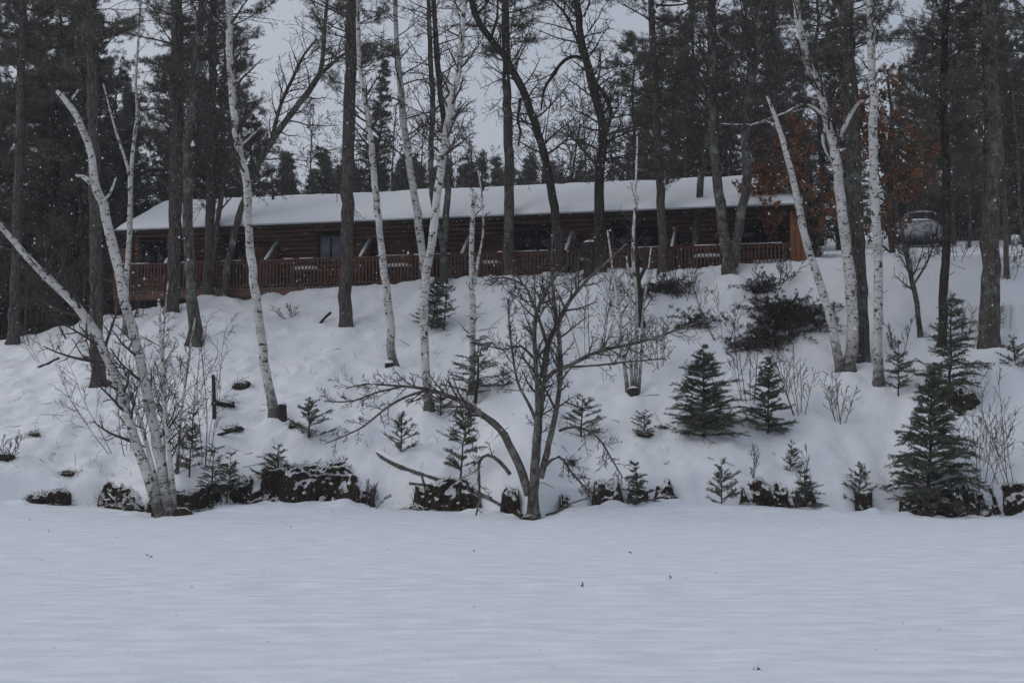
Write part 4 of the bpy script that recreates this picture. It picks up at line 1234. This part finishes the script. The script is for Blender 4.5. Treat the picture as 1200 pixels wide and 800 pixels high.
clump(20, 86, 574, 590, "low flat peat clump trailing dead heather", 501)
clump(102, 178, 566, 592, "dark peat clump left of the shore birch clump's roots", 502, 0.24)
clump(168, 226, 574, 607, "dark root plate under the shore birch clump", 503, 0.34)
clump(226, 300, 560, 596, "peat clump overhung by the spreading drooping spruce", 504, 0.24)
clump(290, 418, 540, 591, "widest and tallest undercut peat bank with mossy top", 505, 0.32)
clump(420, 440, 568, 592, "narrow peat knob at the end of the widest bank", 506)
clump(472, 565, 558, 592, "peat hollow beneath the fallen log", 507, 0.24)
clump(583, 612, 586, 606, "low dark peat lump against the alder's foot", 508)
clump(690, 732, 562, 592, "blocky peat clump left of the dark bushy little spruce", 509)
clump(734, 764, 570, 594, "peat foot under the dark bushy little spruce", 510)
clump(762, 806, 572, 594, "mossy low peat ledge next to the dark bushy little spruce", 511)
clump(866, 912, 560, 586, "mossy olive bank clump above open ice", 512)
clump(900, 962, 572, 598, "mossy bank clump carrying the stubby spruce", 513)
clump(1000, 1026, 574, 596, "dark peat knob under small bare-tipped spruce", 514)
clump(1054, 1086, 582, 604, "peat lump left under the big shore spruce", 515)
clump(1084, 1132, 562, 609, "tall dark peat block at the foot of the big shore spruce", 516, 0.30)
clump(1130, 1180, 562, 608, "rooty peat block right of the big shore spruce", 517, 0.26)
clump(1178, 1215, 560, 606, "snow-capped peat block under the bare shore shrub", 518)
clump(655, 668, 570, 585, "small dark peat knob uphill of the alder", 519)

# hummocks where dark litter shows through the snow on the slope
for i, (px, py, w, h, lab) in enumerate([(5, 540, 22, 12, "brown grass hummock in snow at the far edge of the bank"), (80, 558, 18, 8, "low grass hummock above the flat peat clump"), (283, 455, 24, 14, "dark litter hummock uphill of the wooden stake"), (755, 512, 22, 9, "dark foot of the snowy hummock under a tiny spruce"), (1127, 478, 34, 34, "dark overturned root mass with snow on one side"), (670, 545, 8, 9, "small dark stub in snow right of the alder"), (1192, 434, 18, 12, "dark tuft below the thick pine"), (270, 505, 26, 8, "litter patch beside a short fallen stick"), (812, 432, 14, 5, "small dark lump between the young spruce tops"), (345, 500, 16, 8, "brown needle mat under the leaning small spruce"), (100, 422, 10, 5, "small dark stone in the snow"), (40, 512, 12, 5, "tiny dark lump in open snow"), (262, 475, 28, 9, "dark brush patch at the foot of the stake"), (186, 605, 16, 14, "dark matted root mound hugging the shore birch clump's foot"), (622, 609, 22, 10, "dark wet root collar round the alder's foot"), (213, 604, 22, 16, "rooty lump of peat right of the shore birch clump's foot")]):
    b = on_ground(px, py)
    e = empty("hummock", tuple(b))
    s = b[1] / F
    mb = MB(); blob(mb, (0, 0.05, h * s * 0.08), w * s * 0.5, w * s * 0.34, h * s * 0.55, 700 + i, 22, 14, 0.5)
    mb.build("peat", PEAT, e)
    gr = MB(); rng = np.random.default_rng(800 + i)
    n = 60
    pos = np.stack([rng.normal(0, w * s * 0.33, n), rng.normal(-0.06, w * s * 0.2, n), rng.uniform(0.0, h * s * 0.5, n)], -1)
    dr = np.tile([0, 0, 1.0], (n, 1))
    needles(gr, pos, dr, 3, 0.20, 0.012, 0.68, rng)
    gr.build("dead_grass", FRINGE, e, smooth=False)
    tag(e, lab, "hummock", "hummocks on the slope")

# brush heaps: dark dead boughs
def brush(px, py, w, h, lab, seed, n=150):
    rnd = random.Random(seed); rng = np.random.default_rng(seed)
    b = on_ground(px, py); s = b[1] / F
    e = empty("brush_heap", tuple(b))
    st = MB(); nd = MB(); pos = []; dr = []
    for k in range(n):
        x = rnd.gauss(0, 0.26) * w * s; 
        y = rnd.uniform(-0.2, 0.9) * h * s * 0.9
        z = float(hill_z(b[0] + x, b[1] + y)) - b[2]
        p = np.array([x, y, z + rnd.uniform(0.0, 0.28)])
        P = limb(rnd, p, np.array([rnd.gauss(0, 1), rnd.gauss(0, .5) - .3, rnd.uniform(-.25, .45)]), rnd.uniform(.3, 1.0), 4, .2, -.03)
        for q in P: q[2] = max(q[2], float(hill_z(b[0] + q[0], b[1] + q[1])) - b[2] + 0.01)
        st.tube(P, np.linspace(.014, .005, 5), 3, cap=False)
        for q in range(1, 5):
            for _ in range(3):
                pos.append(P[q] + rvec(rnd) * 0.06); dr.append(unit(P[q] - P[q - 1]))
    needles(nd, pos, dr, 5, 0.10, 0.03, 0.6, rng)
    st.build("sticks", TWIG, e); nd.build("dead_needles", mat("dead_boughs", m_leaf((0.020, 0.017, 0.014), (0.050, 0.042, 0.034))), e, smooth=False)
    return tag(e, lab, "brush heap", "brush heaps on the slope")


brush(922, 392, 92, 46, "largest dark heap of cut boughs left of the double birch", 901, 230)
brush(893, 408, 46, 16, "low lobe of dark boughs downhill of the largest heap", 902, 80)
brush(775, 348, 44, 16, "small dark brush heap by the snag near the lodge", 903, 80)
brush(815, 385, 30, 6, "thin scatter of dark boughs between two heaps", 904, 26)
brush(893, 345, 50, 12, "loose boughs and sticks above the largest heap", 905, 40)

# ------------------------------------------------------------------ bare shrubs
def shrub(px, py, h, w, stems, lab, seed, m=TWIG, straight=0.1, lv=[(5, 0.5)], sub=9, r=0.012, name="bare_shrub"):
    rnd = random.Random(seed)
    b = on_ground(px, py); s = b[1] / F
    e = empty(name, tuple(b))
    for k in range(stems):
        st = MB()
        f = rnd.uniform(-1, 1)
        p = np.array([f * w * s * 0.18, rnd.uniform(-.15, .15), -0.2])
        L = h * s * rnd.uniform(.6, 1.1) + 0.2
        P = limb(rnd, p, np.array([f * w / h * 0.7, rnd.gauss(0, .25), 1.0]), L, 7, straight, 0.04)
        R = np.linspace(r * rnd.uniform(.7, 1.3), .005, 8)
        st.tube(P, R, 4, cap=False)
        grow(st, rnd, P, R, sub, (L * .22, L * .45), .3, .95, .65, .05, .6, lv, .16, .007)
        st.build("stem", m, e)
    return tag(e, lab, "shrub", "bare shrubs")


for i, a in enumerate([
    (985, 495, 62, 40, 6, "bare shrub with upright dark stems below the double birch", TWIG, .07),
    (878, 470, 110, 40, 5, "tall thin bare shoots beside the smaller young spruce", TWIG, .05),
    (938, 485, 85, 50, 7, "loose bare shrub between spruce pair and birches", TWIGG, .08),
    (690, 420, 120, 90, 7, "tall wispy bare shrub between alder and pale sprouts", TWIG, .10),
    (800, 350, 60, 70, 6, "low bare brush below the lodge right of the snag", TWIG, .12),
    (620, 345, 60, 120, 9, "wide bare thicket just below the lodge railing", TWIG, .12),
    (660, 325, 60, 34, 8, "rounded grey bush against the lodge railing beside leaning ash", TWIGG, .16),
    (1190, 570, 130, 90, 8, "bare shrub with fanned stems on the snow-capped peat block", TWIG, .08),
    (1150, 572, 105, 60, 6, "thin bare shrub leaning beside the big shore spruce", TWIG, .08),
    (1055, 415, 40, 40, 5, "short bare brush uphill of the big shore spruce", TWIG, .12),
    (1130, 400, 60, 60, 7, "tangled bare brush beside the thick pine", TWIG, .14),
    (155, 530, 150, 150, 9, "wide bare shrub tangled in the shore birch clump", TWIG, .10),
    (235, 540, 150, 110, 8, "bare shrub with crossing twigs near the wooden stake", TWIG, .10),
    (60, 420, 60, 90, 6, "low bare shrub below the dark pine trunk", TWIG, .14),
    (95, 392, 110, 110, 10, "brown brush thicket at the edge of the evergreens", TWIG, .10),
    (40, 392, 130, 110, 12, "brown brush thicket under the evergreens by the dark pine", TWIG, .10),
    (160, 372, 70, 60, 7, "bare brush before the lodge's far end", TWIG, .12),
    (345, 372, 22, 60, 5, "tiny sprays of twigs in the snow below the railing", TWIG, .2),
    (850, 400, 70, 50, 4, "sparse bare shoots above the larger young spruce", TWIG, .06),
    (905, 340, 50, 60, 5, "bare sticks on the crest left of the lodge corner oak", TWIG, .14),
    (1180, 330, 60, 50, 6, "bare brush on the crest behind the thick pine", TWIG, .12),
    (725, 425, 50, 40, 4, "short bare shoots beside the pale sprouts", TWIG, .1),
    (775, 430, 60, 40, 5, "pale thin shoots uphill of the larger young spruce", TWIGG, .07),
    (945, 590, 60, 20, 2, "single thin whip leaning over the stubby spruce", TWIG, .05),
    (878, 570, 55, 30, 2, "curved thin whip beside the mossy olive clump", TWIG, .06),
    (1075, 308, 42, 60, 8, "bare brush on the rise partly hiding the parked car", TWIG, .14),
    (1120, 306, 50, 60, 8, "snow-dusted bare brush between parked car and thick pine", TWIGG, .14),
    (5, 540, 40, 30, 6, "brown weed stalks on grass hummock", TWIG, .1),
    (430, 592, 30, 50, 9, "splayed dead sticks fanning onto the ice", TWIG, .1),
    (690, 590, 30, 90, 6, "fine low twigs in the snow beside the blocky peat clump", TWIGG, .1)]):
    shrub(a[0], a[1], a[2], a[3], a[4], a[5], 1000 + i, a[6], a[7])

# ------------------------------------------------------------------ logs, stakes, stumps
def stick(name, pts, lab, m=ALDER, cat="log", snow=False, seed=0, lift=0.0):
    rnd = random.Random(seed)
    b = on_ground(pts[0][0], pts[0][1])
    e = empty(name, tuple(b))
    P, R = px_path(pts, b)
    P, R = resample(P, R, 0.12)
    for k in range(len(P)):
        g = ground(b[0] + P[k][0], b[1] + P[k][1]) - b[2]
        if P[k][2] < g - R[k] * 0.5: 
            # slide towards the camera until the stick lies on the snow
            yy = 0
            while P[k][2] < ground(b[0] + P[k][0], b[1] + P[k][1] + yy) - b[2] and yy > -3: yy -= 0.05
            P[k][1] += yy
    mb = MB(); mb.tube(P, R * np.array([1 + rnd.uniform(-.1, .1) for _ in R]), 7)
    mb.build("wood", m, e)
    if snow:
        sm_ = MB(); Q = P.copy(); Q[:, 2] += R * 0.75
        sm_.tube(Q, R * 0.85, 7); sm_.build("snow_cap", SNOW, e)
    return tag(e, lab, cat)


stick("fallen_log", [(443, 531, 7), (462, 541, 9), (485, 550, 8), (515, 559, 7), (545, 567, 6), (575, 578, 5), (605, 592, 4)], "fallen snow-topped log slanting down to the alder's foot", ALDER, snow=True, seed=1)
stick("fallen_branch", [(480, 566, 3), (520, 570, 3), (560, 577, 4), (590, 590, 4), (612, 600, 4)], "thin fallen branch under the snow-topped log", ALDER, seed=2)
stick("prop_branch", [(503, 592, 4), (499, 575, 3.5), (494, 556, 3)], "short upright stick propping the fallen log", ALDER, cat="stick", seed=3)
stick("fallen_stick", [(255, 510, 4), (268, 506, 4), (284, 501, 4)], "short dark fallen stick in the snow below the stake", DARKB, cat="stick", seed=4)
stick("fallen_stick", [(375, 379, 3), (381, 372, 3), (388, 366, 3)], "small dark stick poking up beside the lone reddish pine", DARKB, cat="stick", seed=5)
stick("fallen_branch", [(640, 604, 4), (655, 598, 3), (668, 590, 2), (690, 583, 1.4)], "thin branch lying right of the alder's foot", ALDER, cat="stick", seed=6)
stick("fallen_stick", [(69, 420, 4), (60, 428, 4), (52, 432, 3)], "short dark branch near the dark pine's foot", DARKB, cat="stick", seed=7)
b = on_ground(251, 490)
e = empty("wooden_stake", tuple(b)); mb = MB()
P, R = px_path([(251, 492, 5), (251, 470, 5), (250, 440, 4.5)], b); P, R = sink(P, R, 0.4); mb.tube(P, R, 6); mb.build("shaft", DARKB, e)
mb = MB(); mb.tube(P[-1:] + np.array([[0, 0, 0.0], [0, 0, 0.03]]), [R[-1] * 1.05, R[-1] * 0.6], 6); mb.build("tip", GREYW, e)
tag(e, "dark upright wooden stake alone in the slope snow", "stake")
for i, (px, py, top, w, lab) in enumerate([(692, 326, 284, 14, "squat stump with a snow cap against the lodge railing"), (331, 494, 474, 9, "small dark stump beside the tall birch's foot"), (742, 463, 456, 12, "low cut birch stool wearing a cap of snow"), (456, 436, 425, 9, "dark stub at the curved birch's foot")]):
    b = on_ground(px, py); s = b[1] / F
    h = at(px, top, b[1])[2] - b[2]
    e = empty("stump", tuple(b)); mb = MB()
    zz = np.linspace(-0.25, h, 8)
    mb.tube(np.array([[random.gauss(0, .006), random.gauss(0, .006), z] for z in zz]), w * s * 0.5 * (1.1 + 0.25 * np.exp(-np.maximum(zz, 0) / 0.15)), 10)
    mb.build("wood", DARKB, e)
    mb = MB(); blob(mb, (0, 0, h), w * s * 0.55, w * s * 0.5, 0.09, 950 + i, 16, 10, 0.15); mb.build("snow_cap", SNOW, e)
    tag(e, lab, "stump")

# ------------------------------------------------------------------ car, shed and fence on the rise beside the lodge
cp = behind(1082, 68.0)
car = empty("parked_car", tuple(cp), math.radians(-112))
body = MB()
prof = [(-2.1, 0.35), (-2.15, 0.75), (-2.05, 0.98), (-1.15, 1.02), (-0.95, 0.98), (1.1, 0.98), (2.05, 0.84), (2.15, 0.55), (2.1, 0.35)]
body.prism([(p, q) for p, q in prof], 1, -0.86, 0.86); body.build("body", CARP, car, smooth=False)
cab = MB()
V = []
for (x, y, z) in [(-1.5, .78, 1.0), (1.0, .78, .985), (0.35, .62, 1.5), (-1.25, .62, 1.5)]:
    V += [(x, y, z), (x, -y, z)]
cab.add(V, [(0, 2, 4, 6), (1, 7, 5, 3), (4, 5, 7, 6), (2, 3, 5, 4), (0, 6, 7, 1)]); cab.build("cabin", GLASS, car, smooth=False)
rs = MB(); blob(rs, (-0.45, 0, 1.52), 0.95, 0.68, 0.11, 77, 24, 12, 0.08); rs.build("roof_snow", SNOW, car)
hs_ = MB(); blob(hs_, (1.5, 0, 0.93), 0.62, 0.74, 0.10, 78, 24, 12, 0.1); hs_.build("hood_snow", SNOW, car)
wh = MB(); wh.tube([(0, -0.10, 0), (0, -0.09, 0), (0, 0.09, 0), (0, 0.10, 0)], [0.26, 0.32, 0.32, 0.26], 18); whm = wh.mesh("tyre", RUBBER)
rm = MB(); rm.tube([(0, -0.108, 0), (0, 0.108, 0)], 0.19, 14); rmm = rm.mesh("rim", METAL)
for sx in (-1.32, 1.35):
    for sy in (-0.80, 0.80):
        w1 = link_mesh("wheel", whm, car, (sx, sy, 0.32)); link_mesh("rim", rmm, w1)
for sy in (-0.66, 0.66):
    l_ = MB(); l_.box(2.08, 2.17, sy - .16, sy + .16, .62, .76); l_.build("headlight", TRIM, car, smooth=False)
    l_ = MB(); l_.box(-2.17, -2.08, sy - .14, sy + .14, .72, .92); l_.build("tail_light", REDL, car, smooth=False)
tag(car, "pale grey parked car half hidden under snow behind the brush", "car")

sp = behind(1112, 82.0)
shed = empty("shed", tuple(sp), math.radians(4))
for k in range(22):
    s_ = MB(); s_.box(-2.6 + k * 0.236, -2.6 + k * 0.236 + 0.228, -1.5, -1.46, -0.3, 2.35); s_.build("board", GREYW, shed, smooth=False)
s_ = MB(); s_.box(-2.6, 2.6, -1.459, 1.5, -0.3, 2.35); s_.build("wall", DARKW, shed, smooth=False)
s_ = MB(); s_.prism([(-1.8, 2.30), (0, 3.0), (1.8, 2.30), (1.8, 2.40), (0, 3.1), (-1.8, 2.40)], 0, -2.8, 2.8); sr = s_.build("roof", SHING, shed, smooth=False)
s_ = MB(); s_.prism([(-1.84, 2.402), (0, 3.102), (1.84, 2.402), (1.80, 2.55), (0, 3.22), (-1.80, 2.55)], 0, -2.82, 2.82); s_.build("roof_snow", SNOW, sr, smooth=False)
tag(shed, "low grey board shed with snowy roof beyond the parked car", "shed")

fp = behind(1180, 66.0)
fence = empty("rail_fence", tuple(fp))
for k in range(5):
    x = -0.6 + k * 0.75; z = float(hill_z(fp[0] + x, fp[1])) - fp[2]
    s_ = MB(); s_.box(x - .045, x + .045, -.045, .045, z - .3, z + 1.15); s_.build("post", DARKW, fence, smooth=False)
for zz in (0.55, 1.0):
    z0 = float(hill_z(fp[0] - 0.8, fp[1])) - fp[2]; z1 = float(hill_z(fp[0] + 2.6, fp[1])) - fp[2]
    s_ = MB(); s_.tube([(-0.8, -.075, z0 + zz), (2.6, -.075, z1 + zz)], .03, 5); s_.build("rail", DARKW, fence)
tag(fence, "dark post-and-rail fence on the rise behind the thick pine", "fence")

# ------------------------------------------------------------------ litter: dead stalks and twigs poking out of the snow
lit = MB(); rnd = random.Random(77)
for k in range(900):
    px = rnd.uniform(-40, 1240); 
    X = rnd.uniform(-19, 19); Y = float(foot_y(X)) + 0.9 + 13.5 * rnd.random() ** 1.2
    if float(vnoise(X * 0.5, Y * 0.5, 17)) < 0.62: continue
    z = float(hill_z(X, Y))
    L = rnd.uniform(0.10, 0.45)
    P = limb(rnd, np.array([X, Y, z - 0.04]), np.array([rnd.gauss(0, .5), rnd.gauss(0, .4), rnd.uniform(0.2, 1.2)]), L, 3, .2, -.05)
    lit.tube(P, np.linspace(.007, .004, 4), 3, cap=False)
for k in range(240):
    X = rnd.uniform(-19, 19); Y = float(foot_y(X)) + 1.0 + 13 * rnd.random()
    if float(vnoise(X * 0.4, Y * 0.4, 19)) < 0.5: continue
    z = float(hill_z(X, Y)); a = rnd.uniform(0, 6.28); L = rnd.uniform(.2, .9)
    P = [(X + math.cos(a) * L * f, Y + math.sin(a) * L * f * .5, float(hill_z(X + math.cos(a) * L * f, Y + math.sin(a) * L * f * .5)) + .012) for f in (0, .33, .66, 1)]
    lit.tube(P, np.linspace(.012, .005, 4), 3, cap=False)
lo = lit.build("dead_stalks", TWIG)
tag(lo, "scattered dead stalks and twigs poking through the slope snow", "twigs", kind="stuff")
# a few leaf scraps blown onto the ice
lf = MB(); rng = np.random.default_rng(5)
pos = np.array([on_ground(px, py) + [0, 0, .02] for px, py in ((172, 652), (176, 653), (555, 646), (740, 649), (787, 678), (682, 688), (57, 623), (35, 610), (888, 786), (342, 618))])
needles(lf, pos, np.tile([0.5, 0, .3], (len(pos), 1)), 3, .06, .03, .6, rng)
tag(lf.build("leaf_scraps", STRAW, smooth=False), "dark leaf scraps scattered on the snowy ice", "leaves", kind="stuff")

# ------------------------------------------------------------------ falling snow
fl = MB(); rng = np.random.default_rng(33)
n = 120000
C = np.stack([rng.uniform(-24, 24, n), rng.uniform(4, 60, n), rng.uniform(0.1, 21, n)], -1)
C = C[C[:, 2] > np.where(C[:, 1] > 42, hill_z(C[:, 0], C[:, 1]), 0) + 0.1]
# none inside the lodge
d = (C[:, :2] - LODGE0) @ np.stack([AX, BX], 1)
C = C[~((d[:, 0] > -0.3) & (d[:, 0] < UL + 0.3) & (d[:, 1] > -0.3) & (C[:, 2] < 12.6))]
n = len(C)
r = rng.uniform(0.0032, 0.0082, (n, 1))
tet = np.array([(1, 0, -.5), (-.5, .87, -.5), (-.5, -.87, -.5), (0, 0, 1.25)])
V = C[:, None, :] + tet[None] * r[:, None, :] * rng.uniform(.7, 1.3, (n, 4, 1))
i = np.arange(n)[:, None, None] * 4
T = (i + np.array([(0, 2, 1), (0, 1, 3), (1, 2, 3), (2, 0, 3)])[None]).reshape(-1, 3)
fl.add(V.reshape(-1, 3), None, T)
tag(fl.build("snowflakes", SNOW, smooth=False), "snowflakes drifting down over the lake and slope", "snowflakes", kind="stuff")

# snow piled level round the trunks on the slope
me = hill.data
co = np.empty(len(me.vertices) * 3, np.float32); me.vertices.foreach_get("co", co); co = co.reshape(-1, 3)
for (x, y, z, r) in COLLAR:
    if y < 43.2: continue
    d = np.hypot(co[:, 0] - x, co[:, 1] - y)
    k = d < 1.6
    lift = z + 0.02 - 0.75 * np.maximum(0, d[k] - r * 1.35) + 0.05 * fbm(co[k, 0] * 4, co[k, 1] * 4, 3, 2)
    co[k, 2] = np.maximum(co[k, 2], lift)
me.vertices.foreach_set("co", co.ravel()); me.update()

# ------------------------------------------------------------------ snow-filled air
hz = MB(); hz.box(-420, 420, -520, 640, -3.0, 48.0)
hm = bpy.data.materials.new("snow_haze"); hm.use_nodes = True
ht = hm.node_tree; ht.nodes.clear()
ho = ht.nodes.new("ShaderNodeOutputMaterial"); hv = ht.nodes.new("ShaderNodeVolumePrincipled")
hv.inputs["Color"].default_value = (0.93, 0.95, 1.0, 1)
hv.inputs["Density"].default_value = 0.0007
ht.links.new(hv.outputs[0], ho.inputs["Volume"])
tag(hz.build("haze", hm, smooth=False), kind="stuff")
